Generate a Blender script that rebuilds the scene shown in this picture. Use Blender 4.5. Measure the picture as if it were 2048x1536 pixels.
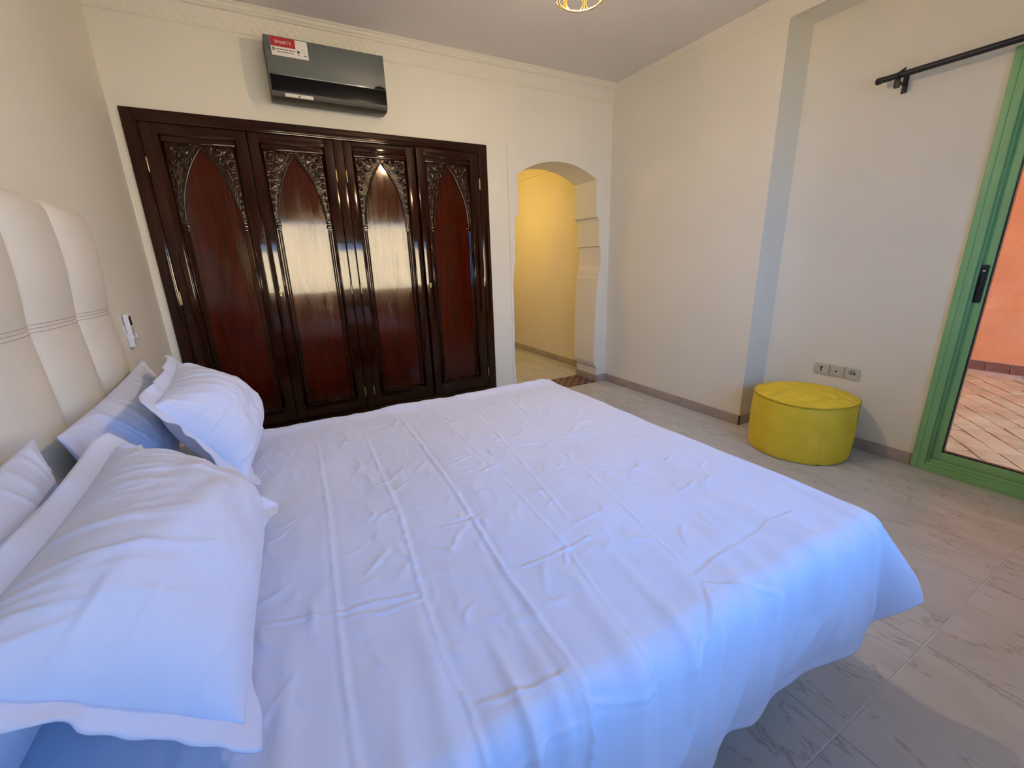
import bpy, bmesh, math, random
import numpy as np
from mathutils import Vector, Matrix
from mathutils.geometry import tessellate_polygon
from math import sin, cos, pi, sqrt

sc = bpy.context.scene
for o in list(bpy.data.objects):
    bpy.data.objects.remove(o)
C = sc.collection
random.seed(4)

# ------------------------------------------------------------------ camera
F_PX, YAW, PITCH, ROLL = 846.27, 0.4944, -0.2838, -0.0315
CAM = Vector((0.0, 0.0, 1.38))
fwd = Vector((sin(YAW) * cos(PITCH), cos(YAW) * cos(PITCH), sin(PITCH)))
rgt = Vector((cos(YAW), -sin(YAW), 0.0))
up = rgt.cross(fwd)
r2 = rgt * cos(ROLL) + up * sin(ROLL)
u2 = up * cos(ROLL) - rgt * sin(ROLL)
cd = bpy.data.cameras.new('camera')
cd.sensor_fit = 'HORIZONTAL'
cd.sensor_width = 36.0
cd.lens = F_PX / 2048 * 36.0
cd.clip_start = 0.02
cam = bpy.data.objects.new('camera', cd)
C.objects.link(cam)
cam.matrix_world = Matrix(((r2.x, u2.x, -fwd.x, CAM.x), (r2.y, u2.y, -fwd.y, CAM.y),
                           (r2.z, u2.z, -fwd.z, CAM.z), (0, 0, 0, 1)))
sc.camera = cam

# ------------------------------------------------------------------ world, sun, exposure
SKY_COL, SKY_STR = (0.125, 0.38, 1.0), 8.5
SUN_STR = 122.0
w = bpy.data.worlds.new('world')
sc.world = w
w.use_nodes = True
bg = w.node_tree.nodes['Background']
bg.inputs[0].default_value = (*SKY_COL, 1)
bg.inputs[1].default_value = SKY_STR
sd = bpy.data.lights.new('sun', 'SUN')
sd.energy = SUN_STR
sd.angle = 0.01
sd.color = (1.0, 0.92, 0.80)
sun = bpy.data.objects.new('sun', sd)
C.objects.link(sun)
sun.rotation_euler = Vector((-0.25, -1.0, -1.05)).to_track_quat('-Z', 'Y').to_euler()
sun.location = (0, 12, 14)
# the near window lets the sky in: portal that only guides the sampling of that sky
pd = bpy.data.lights.new('window_portal', 'AREA')
pd.shape = 'RECTANGLE'
pd.size, pd.size_y = 2.5, 1.20
pd.cycles.is_portal = True
po = bpy.data.objects.new('window_portal', pd)
C.objects.link(po)
po.location = (1.2, -0.84, 1.525)
po.rotation_euler = (math.radians(90), 0, 0)
sc.view_settings.view_transform = 'Standard'
sc.view_settings.look = 'None'
sc.view_settings.exposure = 0.22
sc.view_settings.gamma = 1.0
sc.view_settings.use_curve_mapping = False
sc.cycles.max_bounces = 7
sc.cycles.diffuse_bounces = 4
sc.cycles.glossy_bounces = 3
sc.cycles.sample_clamp_indirect = 6.0

# ------------------------------------------------------------------ measures
YB, X1, X2, XL, YC = 3.693, 3.226, 3.504, -0.701, 2.008
YN = -0.62                   # wall behind the camera
ZC, ZS = 2.994, 2.86         # ceiling, underside of the beam over the niche

# ------------------------------------------------------------------ materials
def newmat(name):
    m = bpy.data.materials.new(name)
    m.use_nodes = True
    nt = m.node_tree
    return m, nt, nt.nodes['Principled BSDF']

def link(nt, a, b):
    nt.links.new(a, b)

def node(nt, t, **kw):
    n = nt.nodes.new(t)
    for k, v in kw.items():
        if k.startswith('i_'):
            key = k[2:].replace('_', ' ')
            n.inputs[key].default_value = v
        else:
            setattr(n, k, v)
    return n

def coords(nt, scale=(1, 1, 1), kind='Object', rot=(0, 0, 0)):
    tc = node(nt, 'ShaderNodeTexCoord')
    mp = node(nt, 'ShaderNodeMapping')
    mp.inputs['Scale'].default_value = scale
    mp.inputs['Rotation'].default_value = rot
    link(nt, tc.outputs[kind], mp.inputs['Vector'])
    return mp.outputs['Vector']

def ramp(nt, fac, stops):
    r = node(nt, 'ShaderNodeValToRGB')
    el = r.color_ramp.elements
    while len(el) > 1:
        el.remove(el[-1])
    el[0].position, el[0].color = stops[0][0], (*stops[0][1], 1)
    for p, c in stops[1:]:
        e = el.new(p)
        e.color = (*c, 1)
    link(nt, fac, r.inputs['Fac'])
    return r.outputs['Color']

def noise(nt, vec, scale, detail=3, rough=0.5, dist=0.0):
    n = node(nt, 'ShaderNodeTexNoise')
    n.inputs['Scale'].default_value = scale
    n.inputs['Detail'].default_value = detail
    n.inputs['Roughness'].default_value = rough
    n.inputs['Distortion'].default_value = dist
    if vec is not None:
        link(nt, vec, n.inputs['Vector'])
    return n.outputs['Fac']

def bump(nt, b, h, strength=0.2, dist=0.01):
    n = node(nt, 'ShaderNodeBump')
    n.inputs['Strength'].default_value = strength
    n.inputs['Distance'].default_value = dist
    link(nt, h, n.inputs['Height'])
    link(nt, n.outputs['Normal'], b.inputs['Normal'])

def simple(name, col, rough=0.5, metal=0.0, var=0.06, vscale=6.0, bscale=None, bstr=0.1, coat=0.0):
    m, nt, b = newmat(name)
    v = coords(nt)
    n = noise(nt, v, vscale, 3)
    lo = tuple(c * (1 - var) for c in col)
    hi = tuple(min(1, c * (1 + var)) for c in col)
    link(nt, ramp(nt, n, [(0.3, lo), (0.7, hi)]), b.inputs['Base Color'])
    b.inputs['Roughness'].default_value = rough
    b.inputs['Metallic'].default_value = metal
    b.inputs['Coat Weight'].default_value = coat
    if bscale:
        bump(nt, b, noise(nt, v, bscale, 2), bstr, 0.004)
    return m

M = {}
M['wall'] = simple('wall_plaster', (0.83, 0.785, 0.63), 0.75, var=0.03, vscale=1.3, bscale=55, bstr=0.10)
M['wall_left'] = M['wall']
M['ceil'] = simple('ceiling_plaster', (0.78, 0.74, 0.69), 0.8, var=0.03, vscale=1.0, bscale=40, bstr=0.08)
M['yellow_wall'] = simple('corridor_plaster', (0.80, 0.72, 0.58), 0.7, var=0.03, vscale=1.5, bscale=50, bstr=0.1)
M['skirt'] = simple('skirting_stone', (0.40, 0.33, 0.265), 0.35, var=0.14, vscale=9)
M['grout'] = simple('grout', (0.74, 0.71, 0.65), 0.8)
M['linen'] = simple('white_cotton_sky_tint', (0.645, 0.695, 0.815), 0.85, var=0.015, vscale=4, bscale=220, bstr=0.08)  # white cotton with the blue of the sky light mixed into its colour
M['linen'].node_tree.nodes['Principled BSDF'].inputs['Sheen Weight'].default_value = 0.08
M['cream'] = simple('cream_leatherette', (0.76, 0.71, 0.565), 0.55, var=0.03, vscale=5, bscale=180, bstr=0.12)
M['stitch'] = simple('stitch_thread', (0.42, 0.36, 0.30), 0.8)
M['mattress'] = simple('mattress_fabric', (0.72, 0.72, 0.74), 0.9)
M['bedbase'] = simple('bed_base_fabric', (0.50, 0.46, 0.42), 0.9)
M['blackmetal'] = simple('black_metal', (0.012, 0.012, 0.014), 0.45, 0.0)
M['black'] = simple('black_plastic', (0.008, 0.008, 0.009), 0.3)
M['slot'] = simple('gloss_black', (0.003, 0.003, 0.0035), 0.25)
M['slot'].node_tree.nodes['Principled BSDF'].inputs['Specular IOR Level'].default_value = 0.15
M['white_plastic'] = simple('white_plastic', (0.82, 0.80, 0.76), 0.35)
M['remote_grey'] = simple('remote_side', (0.50, 0.48, 0.45), 0.4)
M['ivory'] = simple('ivory_plastic', (0.60, 0.56, 0.42), 0.4, var=0.03)
M['ac_body'] = simple('air_conditioner_shell', (0.040, 0.034, 0.026), 0.5)
M['red'] = simple('red_print', (0.36, 0.002, 0.004), 0.5)
M['paper'] = simple('paper_label', (0.80, 0.77, 0.68), 0.55, var=0.02)
M['ink'] = simple('label_ink', (0.10, 0.09, 0.07), 0.6)
M['ink_white'] = simple('white_print', (0.85, 0.80, 0.75), 0.5)
M['brass'] = simple('polished_brass', (0.80, 0.56, 0.20), 0.22, 1.0)
M['facade'] = simple('courtyard_render', (0.80, 0.735, 0.60), 0.9, var=0.05, vscale=0.7)
M['ground'] = simple('courtyard_ground', (0.20, 0.17, 0.13), 0.9, var=0.1, vscale=1.2)
M['roof'] = simple('roof_render', (0.6, 0.5, 0.42), 0.9)
M['brownbrass'] = simple('aged_brass', (0.45, 0.33, 0.16), 0.35, 1.0)
M['hole'] = simple('dark_hole', (0.006, 0.005, 0.004), 0.8)
M['plinth'] = simple('terrace_plinth', (0.17, 0.055, 0.035), 0.6, var=0.3, vscale=14)

def mat_green():
    m, nt, b = newmat('green_aluminium')
    v = coords(nt)
    link(nt, ramp(nt, noise(nt, v, 5, 3), [(0.3, (0.22, 0.47, 0.20)), (0.7, (0.25, 0.52, 0.22))]), b.inputs['Base Color'])
    b.inputs['Roughness'].default_value = 0.42
    bump(nt, b, noise(nt, v, 260, 2), 0.05, 0.002)
    return m
M['green'] = mat_green()

def mat_wood(name, c0, c1, rough, seed=0.0, wipe=0.0):
    m, nt, b = newmat(name)
    tc = node(nt, 'ShaderNodeTexCoord')
    oi = node(nt, 'ShaderNodeObjectInfo')
    mp = node(nt, 'ShaderNodeMapping')
    mp.inputs['Scale'].default_value = (26, 26, 0.9)
    mp.inputs['Location'].default_value = (seed, seed, seed)
    link(nt, tc.outputs['Object'], mp.inputs['Vector'])
    n = noise(nt, mp.outputs['Vector'], 1.6, 6, 0.62, 0.35)
    link(nt, ramp(nt, n, [(0.28, c0), (0.52, tuple((a + d) / 2 for a, d in zip(c0, c1))), (0.74, c1)]), b.inputs['Base Color'])
    mp2 = node(nt, 'ShaderNodeMapping')
    mp2.inputs['Scale'].default_value = (16, 16, 2.2)
    link(nt, tc.outputs['Object'], mp2.inputs['Vector'])
    n2 = noise(nt, mp2.outputs['Vector'], 1.3, 4, 0.6)
    mr = node(nt, 'ShaderNodeMapRange')
    mr.inputs['From Min'].default_value = 0.35
    mr.inputs['From Max'].default_value = 0.75
    mr.inputs['To Min'].default_value = rough
    mr.inputs['To Max'].default_value = rough + 0.12 + wipe
    link(nt, n2, mr.inputs['Value'])
    link(nt, mr.outputs['Result'], b.inputs['Roughness'])
    b.inputs['IOR'].default_value = 1.5
    b.inputs['Coat Weight'].default_value = 0.36
    b.inputs['Specular IOR Level'].default_value = 0.2
    b.inputs['Coat Roughness'].default_value = 0.05
    b.inputs['Coat Tint'].default_value = (1.0, 0.90, 0.72, 1)
    b.inputs['Specular Tint'].default_value = (1.0, 0.88, 0.68, 1)
    bump(nt, b, n, 0.05, 0.004)
    return m
M['wood'] = mat_wood('varnished_mahogany', (0.006, 0.0011, 0.0006), (0.018, 0.0030, 0.0011), 0.07)
M['wood_panel'] = mat_wood('mahogany_panel', (0.019, 0.0018, 0.0006), (0.042, 0.0050, 0.0013), 0.07, 3.1, 0.04)
M['wood_dark'] = mat_wood('carved_mahogany', (0.006, 0.0014, 0.0008), (0.016, 0.0036, 0.0018), 0.20, 1.7)
M['wood_dark'].node_tree.nodes['Principled BSDF'].inputs['Coat Weight'].default_value = 0.1

def mat_marble():
    m, nt, b = newmat('beige_marble')
    tc = node(nt, 'ShaderNodeTexCoord')
    oi = node(nt, 'ShaderNodeObjectInfo')
    geo = node(nt, 'ShaderNodeNewGeometry')
    add = node(nt, 'ShaderNodeVectorMath', operation='MULTIPLY_ADD')
    comb = node(nt, 'ShaderNodeCombineXYZ')
    link(nt, oi.outputs['Random'], comb.inputs[2])
    link(nt, comb.outputs[0], add.inputs[0])
    add.inputs[1].default_value = (0, 0, 17)
    link(nt, geo.outputs['Position'], add.inputs[2])
    mp = node(nt, 'ShaderNodeMapping')
    mp.inputs['Rotation'].default_value = (0, 0, -0.10)
    mp.inputs['Scale'].default_value = (2.6, 0.85, 1)
    link(nt, add.outputs[0], mp.inputs['Vector'])
    v = mp.outputs['Vector']
    base = ramp(nt, noise(nt, v, 2.2, 6, 0.6, 0.8),
                [(0.25, (0.46, 0.462, 0.44)), (0.48, (0.53, 0.535, 0.51)), (0.75, (0.61, 0.612, 0.585))])
    # thin dark veins where a warped noise crosses its middle
    mp2 = node(nt, 'ShaderNodeMapping')
    mp2.inputs['Rotation'].default_value = (0, 0, -0.10)
    mp2.inputs['Scale'].default_value = (3.4, 1.0, 1)
    link(nt, add.outputs[0], mp2.inputs['Vector'])
    n2 = noise(nt, mp2.outputs['Vector'], 2.0, 6, 0.55, 0.15)
    sub = node(nt, 'ShaderNodeMath', operation='SUBTRACT')
    sub.inputs[1].default_value = 0.5
    link(nt, n2, sub.inputs[0])
    ab = node(nt, 'ShaderNodeMath', operation='ABSOLUTE')
    link(nt, sub.outputs[0], ab.inputs[0])
    vein = ramp(nt, ab.outputs[0], [(0.0, (0.60, 0.57, 0.53)), (0.005, (0.80, 0.78, 0.76)), (0.014, (1, 1, 1))])
    mx = node(nt, 'ShaderNodeMix', data_type='RGBA', blend_type='MULTIPLY')
    mx.inputs[0].default_value = 0.85
    link(nt, base, mx.inputs[6])
    link(nt, vein, mx.inputs[7])
    link(nt, mx.outputs[2], b.inputs['Base Color'])
    b.inputs['Roughness'].default_value = 0.34
    bump(nt, b, noise(nt, v, 30, 3), 0.03, 0.002)
    return m
M['marble'] = mat_marble()

def mat_velvet():
    m, nt, b = newmat('yellow_velvet')
    v = coords(nt)
    link(nt, ramp(nt, noise(nt, v, 9, 3), [(0.3, (0.76, 0.54, 0.022)), (0.7, (0.84, 0.62, 0.035))]), b.inputs['Base Color'])
    b.inputs['Roughness'].default_value = 0.75
    b.inputs['Sheen Weight'].default_value = 0.35
    b.inputs['Sheen Roughness'].default_value = 0.35
    b.inputs['Sheen Tint'].default_value = (1.0, 0.85, 0.25, 1)
    bump(nt, b, noise(nt, v, 240, 2), 0.1, 0.003)
    return m
M['velvet'] = mat_velvet()
M['velvet_dark'] = simple('yellow_piping', (0.50, 0.34, 0.01), 0.7)

def mat_glass():
    m = bpy.data.materials.new('window_glass')
    m.use_nodes = True
    nt = m.node_tree
    nt.nodes.remove(nt.nodes['Principled BSDF'])
    out = nt.nodes['Material Output']
    t = node(nt, 'ShaderNodeBsdfTransparent')
    t.inputs[0].default_value = (0.96, 0.97, 0.96, 1)
    g = node(nt, 'ShaderNodeBsdfGlossy')
    g.inputs['Roughness'].default_value = 0.02
    fr = node(nt, 'ShaderNodeFresnel')
    fr.inputs['IOR'].default_value = 1.35
    mx = node(nt, 'ShaderNodeMixShader')
    link(nt, fr.outputs[0], mx.inputs[0])
    link(nt, t.outputs[0], mx.inputs[1])
    link(nt, g.outputs[0], mx.inputs[2])
    link(nt, mx.outputs[0], out.inputs['Surface'])
    return m
M['glass'] = mat_glass()

def mat_terrace():
    m, nt, b = newmat('terracotta_render')
    v = coords(nt)
    link(nt, ramp(nt, noise(nt, v, 2.2, 6, 0.6), [(0.3, (0.68, 0.21, 0.065)), (0.55, (0.76, 0.26, 0.085)), (0.75, (0.82, 0.33, 0.12))]), b.inputs['Base Color'])
    b.inputs['Roughness'].default_value = 0.9
    bump(nt, b, noise(nt, v, 14, 4), 0.35, 0.02)
    return m
M['terracotta'] = mat_terrace()

def mat_paver():
    m, nt, b = newmat('tan_stone_paver')
    geo = node(nt, 'ShaderNodeNewGeometry')
    oi = node(nt, 'ShaderNodeObjectInfo')
    n = noise(nt, geo.outputs['Position'], 4, 5, 0.6, 0.6)
    c = ramp(nt, n, [(0.3, (0.58, 0.29, 0.10)), (0.7, (0.80, 0.48, 0.18))])
    mx = node(nt, 'ShaderNodeMix', data_type='RGBA', blend_type='MULTIPLY')
    mx.inputs[0].default_value = 1
    link(nt, c, mx.inputs[6])
    link(nt, ramp(nt, oi.outputs['Random'], [(0, (0.80, 0.76, 0.72)), (1, (1, 1, 1))]), mx.inputs[7])
    link(nt, mx.outputs[2], b.inputs['Base Color'])
    b.inputs['Roughness'].default_value = 0.7
    bump(nt, b, noise(nt, geo.outputs['Position'], 22, 4), 0.3, 0.01)
    return m
M['paver'] = mat_paver()
M['tile_dark'] = simple('maroon_glazed_tile', (0.045, 0.012, 0.013), 0.3, var=0.25, vscale=20)
M['tile_pink'] = simple('dusty_pink_tile', (0.26, 0.145, 0.135), 0.35, var=0.2, vscale=20)

def mat_ac():
    m, nt, b = newmat('grey_mirror_panel')
    v = coords(nt)
    link(nt, ramp(nt, noise(nt, v, 3, 2), [(0.3, (0.105, 0.125, 0.12)), (0.7, (0.125, 0.14, 0.13))]), b.inputs['Base Color'])
    b.inputs['Roughness'].default_value = 0.22
    b.inputs['IOR'].default_value = 1.55
    b.inputs['Metallic'].default_value = 0.15
    b.inputs['Coat Weight'].default_value = 0.6
    b.inputs['Coat Roughness'].default_value = 0.12
    return m
M['ac_panel'] = mat_ac()

def mat_emit(name, col, s):
    m, nt, b = newmat(name)
    b.inputs['Base Color'].default_value = (*col, 1)
    b.inputs['Emission Color'].default_value = (*col, 1)
    b.inputs['Emission Strength'].default_value = s
    return m
M['bulb'] = mat_emit('lit_bulb', (1.0, 0.66, 0.22), 7.0)
M['frost'] = mat_emit('lit_frosted_glass', (1.0, 0.80, 0.45), 1.2)

# ------------------------------------------------------------------ mesh helpers
def mesh_from(name, V, Fc, mat, smooth=False):
    me = bpy.data.meshes.new(name)
    me.from_pydata([tuple(v) for v in V], [], [tuple(f) for f in Fc])
    me.validate()
    bm = bmesh.new()
    bm.from_mesh(me)
    bmesh.ops.recalc_face_normals(bm, faces=bm.faces)
    bm.to_mesh(me)
    bm.free()
    if smooth:
        me.polygons.foreach_set('use_smooth', [True] * len(me.polygons))
    if mat:
        me.materials.append(mat)
    return me

def obj(name, me, parent=None, loc=None):
    o = bpy.data.objects.new(name, me)
    C.objects.link(o)
    if parent:
        o.parent = parent
    if loc is not None:
        o.location = loc
    return o

def empty(name, loc=(0, 0, 0), rotz=0.0):
    o = bpy.data.objects.new(name, None)
    C.objects.link(o)
    o.location = loc
    o.rotation_euler = (0, 0, rotz)
    o.empty_display_size = 0.1
    return o

def tag(o, label, cat, group=None):
    o['label'] = label
    o['category'] = cat
    if group:
        o['group'] = group
    return o

def struct(o, label=None):
    o['kind'] = 'structure'
    if label:
        o['label'] = label
    return o

class MB:
    """collects geometry for ONE mesh"""
    def __init__(s):
        s.bm = bmesh.new()
    def box(s, x0, x1, y0, y1, z0, z1, bevel=0.0, seg=2):
        t = bmesh.new()
        bmesh.ops.create_cube(t, size=1)
        for v in t.verts:
            v.co = Vector(((x0 + x1) / 2 + v.co.x * (x1 - x0), (y0 + y1) / 2 + v.co.y * (y1 - y0), (z0 + z1) / 2 + v.co.z * (z1 - z0)))
        if bevel > 0:
            bmesh.ops.bevel(t, geom=list(t.edges), offset=bevel, segments=seg, affect='EDGES', profile=0.6)
        s.merge(t)
        return s
    def merge(s, t, mtx=None):
        if mtx is not None:
            bmesh.ops.transform(t, matrix=mtx, verts=t.verts)
        me = bpy.data.meshes.new('tmp')
        t.to_mesh(me)
        t.free()
        s.bm.from_mesh(me)
        bpy.data.meshes.remove(me)
        return s
    def lathe(s, prof, center=(0, 0, 0), seg=32, axis='z', cap0=True):
        rings = []
        for r, z in prof:
            ring = []
            for k in range(seg):
                a = 2 * pi * k / seg
                p = (r * cos(a), r * sin(a), z)
                if axis == 'x':
                    p = (z, r * cos(a), r * sin(a))
                elif axis == 'y':
                    p = (r * cos(a), z, r * sin(a))
                ring.append(s.bm.verts.new((p[0] + center[0], p[1] + center[1], p[2] + center[2])))
            rings.append(ring)
        for a, b in zip(rings, rings[1:]):
            for k in range(seg):
                s.bm.faces.new((a[k], a[(k + 1) % seg], b[(k + 1) % seg], b[k]))
        if cap0:
            s.bm.faces.new(rings[0][::-1])
        s.bm.faces.new(rings[-1])
        return s
    def tube(s, pts, r, seg=8, closed=False, caps=True):
        pts = [Vector(p) for p in pts]
        n = len(pts)
        rings = []
        prev = None
        for i, p in enumerate(pts):
            a = pts[i - 1] if (i > 0 or closed) else p
            b = pts[(i + 1) % n] if (i < n - 1 or closed) else p
            t = (b - a).normalized()
            if prev is None:
                h = Vector((0, 0, 1)) if abs(t.z) < 0.9 else Vector((1, 0, 0))
                nrm = t.cross(h).normalized()
            else:
                nrm = (prev - t * prev.dot(t)).normalized()
            prev = nrm
            bn = t.cross(nrm)
            rr = r[i] if isinstance(r, (list, tuple)) else r
            rings.append([s.bm.verts.new(p + (nrm * cos(2 * pi * k / seg) + bn * sin(2 * pi * k / seg)) * rr) for k in range(seg)])
        pairs = list(zip(rings, rings[1:]))
        if closed:
            pairs.append((rings[-1], rings[0]))
        for a, b in pairs:
            for k in range(seg):
                s.bm.faces.new((a[k], a[(k + 1) % seg], b[(k + 1) % seg], b[k]))
        if caps and not closed:
            s.bm.faces.new(rings[0][::-1])
            s.bm.faces.new(rings[-1])
        return s
    def prism(s, poly, axis, a, b):
        """polygon in the plane across `axis`, extruded from a to b.  axis y: (x,z); x: (y,z); z: (x,y)"""
        def P(p, t):
            return (p[0], t, p[1]) if axis == 'y' else (t, p[0], p[1]) if axis == 'x' else (p[0], p[1], t)
        A = [s.bm.verts.new(P(p, a)) for p in poly]
        B = [s.bm.verts.new(P(p, b)) for p in poly]
        n = len(poly)
        for tri in tessellate_polygon([[Vector((p[0], p[1], 0)) for p in poly]]):
            s.bm.faces.new([A[i] for i in tri])
            s.bm.faces.new([B[i] for i in tri[::-1]])
        for i in range(n):
            s.bm.faces.new((A[i], B[i], B[(i + 1) % n], A[(i + 1) % n]))
        return s
    def done(s, name, mat, parent=None, smooth=False, loc=None, angle=None):
        bmesh.ops.recalc_face_normals(s.bm, faces=s.bm.faces)
        me = bpy.data.meshes.new(name)
        s.bm.to_mesh(me)
        s.bm.free()
        me.materials.append(mat)
        if smooth:
            me.polygons.foreach_set('use_smooth', [True] * len(me.polygons))
            if angle:
                me.set_sharp_from_angle(angle=math.radians(angle))
        return obj(name, me, parent, loc)

def box(name, mat, x0, x1, y0, y1, z0, z1, parent=None, bevel=0.0):
    return MB().box(x0, x1, y0, y1, z0, z1, bevel).done(name, mat, parent, smooth=bevel > 0, angle=40)

def grid_mesh(name, X, Y, Z, mat, flip=False):
    n, m = X.shape
    V = np.stack([X, Y, Z], -1).reshape(-1, 3).astype(np.float32)
    i, j = np.meshgrid(np.arange(n - 1), np.arange(m - 1), indexing='ij')
    a = (i * m + j).ravel()
    q = np.stack([a, a + m, a + m + 1, a + 1], -1)
    if flip:
        q = q[:, ::-1]
    return np_mesh(name, V, q, mat)

def np_mesh(name, V, q, mat):
    me = bpy.data.meshes.new(name)
    me.vertices.add(len(V))
    me.vertices.foreach_set('co', np.ascontiguousarray(V, dtype=np.float32).ravel())
    me.loops.add(q.size)
    me.loops.foreach_set('vertex_index', np.ascontiguousarray(q, dtype=np.int32).ravel())
    me.polygons.add(len(q))
    me.polygons.foreach_set('loop_start', np.arange(0, q.size, 4, dtype=np.int32))
    me.polygons.foreach_set('loop_total', np.full(len(q), 4, dtype=np.int32))
    me.update(calc_edges=True)
    me.polygons.foreach_set('use_smooth', np.ones(len(q), dtype=bool))
    me.materials.append(mat)
    return me

def vnoise(x, y, seed=0):
    """smooth value noise in [-1,1]"""
    xi, yi = np.floor(x).astype(np.int64), np.floor(y).astype(np.int64)
    fx, fy = x - xi, y - yi
    fx, fy = fx ** 3 * (fx * (fx * 6 - 15) + 10), fy ** 3 * (fy * (fy * 6 - 15) + 10)
    def h(a, b):
        n = (a * 374761393 + b * 668265263 + seed * 974711) & 0xffffffff
        n = ((n ^ (n >> 13)) * 1274126177) & 0xffffffff
        n = n ^ (n >> 16)
        return (n & 0xffff) / 32767.5 - 1
    return (h(xi, yi) * (1 - fx) * (1 - fy) + h(xi + 1, yi) * fx * (1 - fy) + h(xi, yi + 1) * (1 - fx) * fy + h(xi + 1, yi + 1) * fx * fy)

def fbm(x, y, seed=0, oct=4):
    s, a, t = 0, 1.0, 0
    for k in range(oct):
        s = s + a * vnoise(x * 2 ** k, y * 2 ** k, seed + k * 17)
        t += a
        a *= 0.5
    return s / t

def polydist(X, Y, pts):
    """distance to a polyline, parameter 0..1 along it, side sign"""
    best = np.full(X.shape, 1e9)
    par = np.zeros(X.shape)
    sgn = np.zeros(X.shape)
    n = len(pts) - 1
    for k in range(n):
        ax, ay = pts[k]
        bx, by = pts[k + 1]
        dx, dy = bx - ax, by - ay
        L2 = dx * dx + dy * dy
        t = np.clip(((X - ax) * dx + (Y - ay) * dy) / L2, 0, 1)
        d = np.hypot(X - ax - t * dx, Y - ay - t * dy)
        m = d < best
        best = np.where(m, d, best)
        par = np.where(m, (k + t) / n, par)
        sgn = np.where(m, np.sign((X - ax) * dy - (Y - ay) * dx), sgn)
    return best, par, sgn

# ================================================================== STRUCTURE
# ---- floor: marble tiles 60 x 60 with recessed joints
fl = struct(box('floor', M['grout'], XL - 0.2, X2 + 0.02, YN - 0.2, YB + 4.0, -0.12, -0.003), 'beige veined marble tile floor')
tile_me = {}
def floor_tile(x0, x1, y0, y1, mat, parent, z1=0.0, name='tile', bev=0.0015):
    key = (round(x1 - x0, 4), round(y1 - y0, 4), mat.name)
    if key not in tile_me:
        hx, hy = (x1 - x0) / 2, (y1 - y0) / 2
        mb = MB().box(-hx, hx, -hy, hy, -0.012, 0, bev, 1)
        o = mb.done(name, mat, parent)
        tile_me[key] = o.data
    else:
        o = obj(name, tile_me[key], parent)
    o.location = ((x0 + x1) / 2, (y0 + y1) / 2, z1)
    return o
G = 0.0042
def tiles(xa, xb, ya, yb, ox, oy, T=0.6):
    i0, i1 = math.floor((xa - ox) / T), math.ceil((xb - ox) / T)
    j0, j1 = math.floor((ya - oy) / T), math.ceil((yb - oy) / T)
    for i in range(i0, i1):
        for j in range(j0, j1):
            x0, x1 = max(xa, ox + i * T), min(xb, ox + (i + 1) * T)
            y0, y1 = max(ya, oy + j * T), min(yb, oy + (j + 1) * T)
            if x1 - x0 > 0.02 and y1 - y0 > 0.02:
                floor_tile(x0 + G / 2, x1 - G / 2, y0 + G / 2, y1 - G / 2, M['marble'], fl)
tiles(XL, X2, YN, YB, 1.854, 0.357)
tiles(2.0, 3.36, YB + 0.36, YB + 3.6, 1.854, 0.357)

# ---- threshold of maroon and pink tiles in the arch
th = struct(box('trim_1', M['grout'], 2.02, 3.10, YB - 0.01, YB + 0.36, -0.02, 0.0), 'maroon and pink tiled threshold under the arch')
nx, ny = 20, 7
sx, sy = (3.09 - 2.03) / nx, 0.362 / ny
for i in range(nx):
    for j in range(ny):
        x0, y0 = 2.03 + i * sx, YB - 0.006 + j * sy
        floor_tile(x0 + 0.001, x0 + sx - 0.001, y0 + 0.001, y0 + sy - 0.001,
                   M['tile_dark'] if (i + j) % 2 else M['tile_pink'], th, 0.004, bev=0.001)

# ---- back wall with the wardrobe opening and the arched doorway
WL, WR, WT = -0.654, 1.807, 2.348
archL = [(2.050, 0.0), (2.048, 0.15), (2.036, 0.22), (2.030, 0.40), (2.034, 0.80), (2.036, 1.19), (2.042, 1.20), (2.044, 1.27), (2.056, 1.33),
         (2.066, 1.36), (2.066, 1.50), (2.070, 1.505), (2.070, 1.735), (2.076, 1.762), (2.092, 1.775), (2.111, 1.785), (2.111, 2.130)]
archR = [(3.034, 2.140), (3.036, 1.79), (3.052, 1.782), (3.066, 1.772), (3.074, 1.745), (3.082, 1.50), (3.104, 1.492), (3.110, 1.36), (3.108, 1.30),
         (3.092, 1.25), (3.086, 1.18), (3.076, 1.172), (3.056, 0.84), (3.050, 0.45), (3.054, 0.235), (3.066, 0.195), (3.092, 0.16), (3.096, 0.10), (3.096, 0.0)]
xa, xb = 2.111, 3.034
arc = []
zc0, half = 2.135, (xb - xa) / 2
rise = 0.135
Rr = (half ** 2 + rise ** 2) / (2 * rise)
for k in range(1, 24):
    x = xa + (xb - xa) * k / 24
    arc.append((x, zc0 + sqrt(Rr ** 2 - (x - (xa + xb) / 2) ** 2) - (Rr - rise)))
poly = [(XL - 0.2, 0), (WL, 0), (WL, WT), (WR, WT), (WR, 0)] + archL + arc + archR + [(X1 + 0.4, 0), (X1 + 0.4, 3.15), (XL - 0.2, 3.15)]
wb = struct(MB().prism(poly, 'y', YB, YB + 0.36).done('wall_back', M['wall']), 'cream plaster wall with wardrobe recess and arched doorway')
# raised plaster surround of the arch, 12 mm proud
sur = [(1.99, 0.0)] + [(x, z) for x, z in archL] + arc + archR + [(3.118, 0.0), (3.118, 2.371), (2.03, 2.371), (1.99, 2.34)]
struct(MB().prism([(2.012, 0.0)] + archL + arc + archR + [(3.150, 0.0), (3.150, 2.371), (2.012, 2.371)], 'y', YB - 0.010, YB + 0.001)
       .done('trim_2', M['wall']), 'raised plaster surround of the arched doorway')

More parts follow.
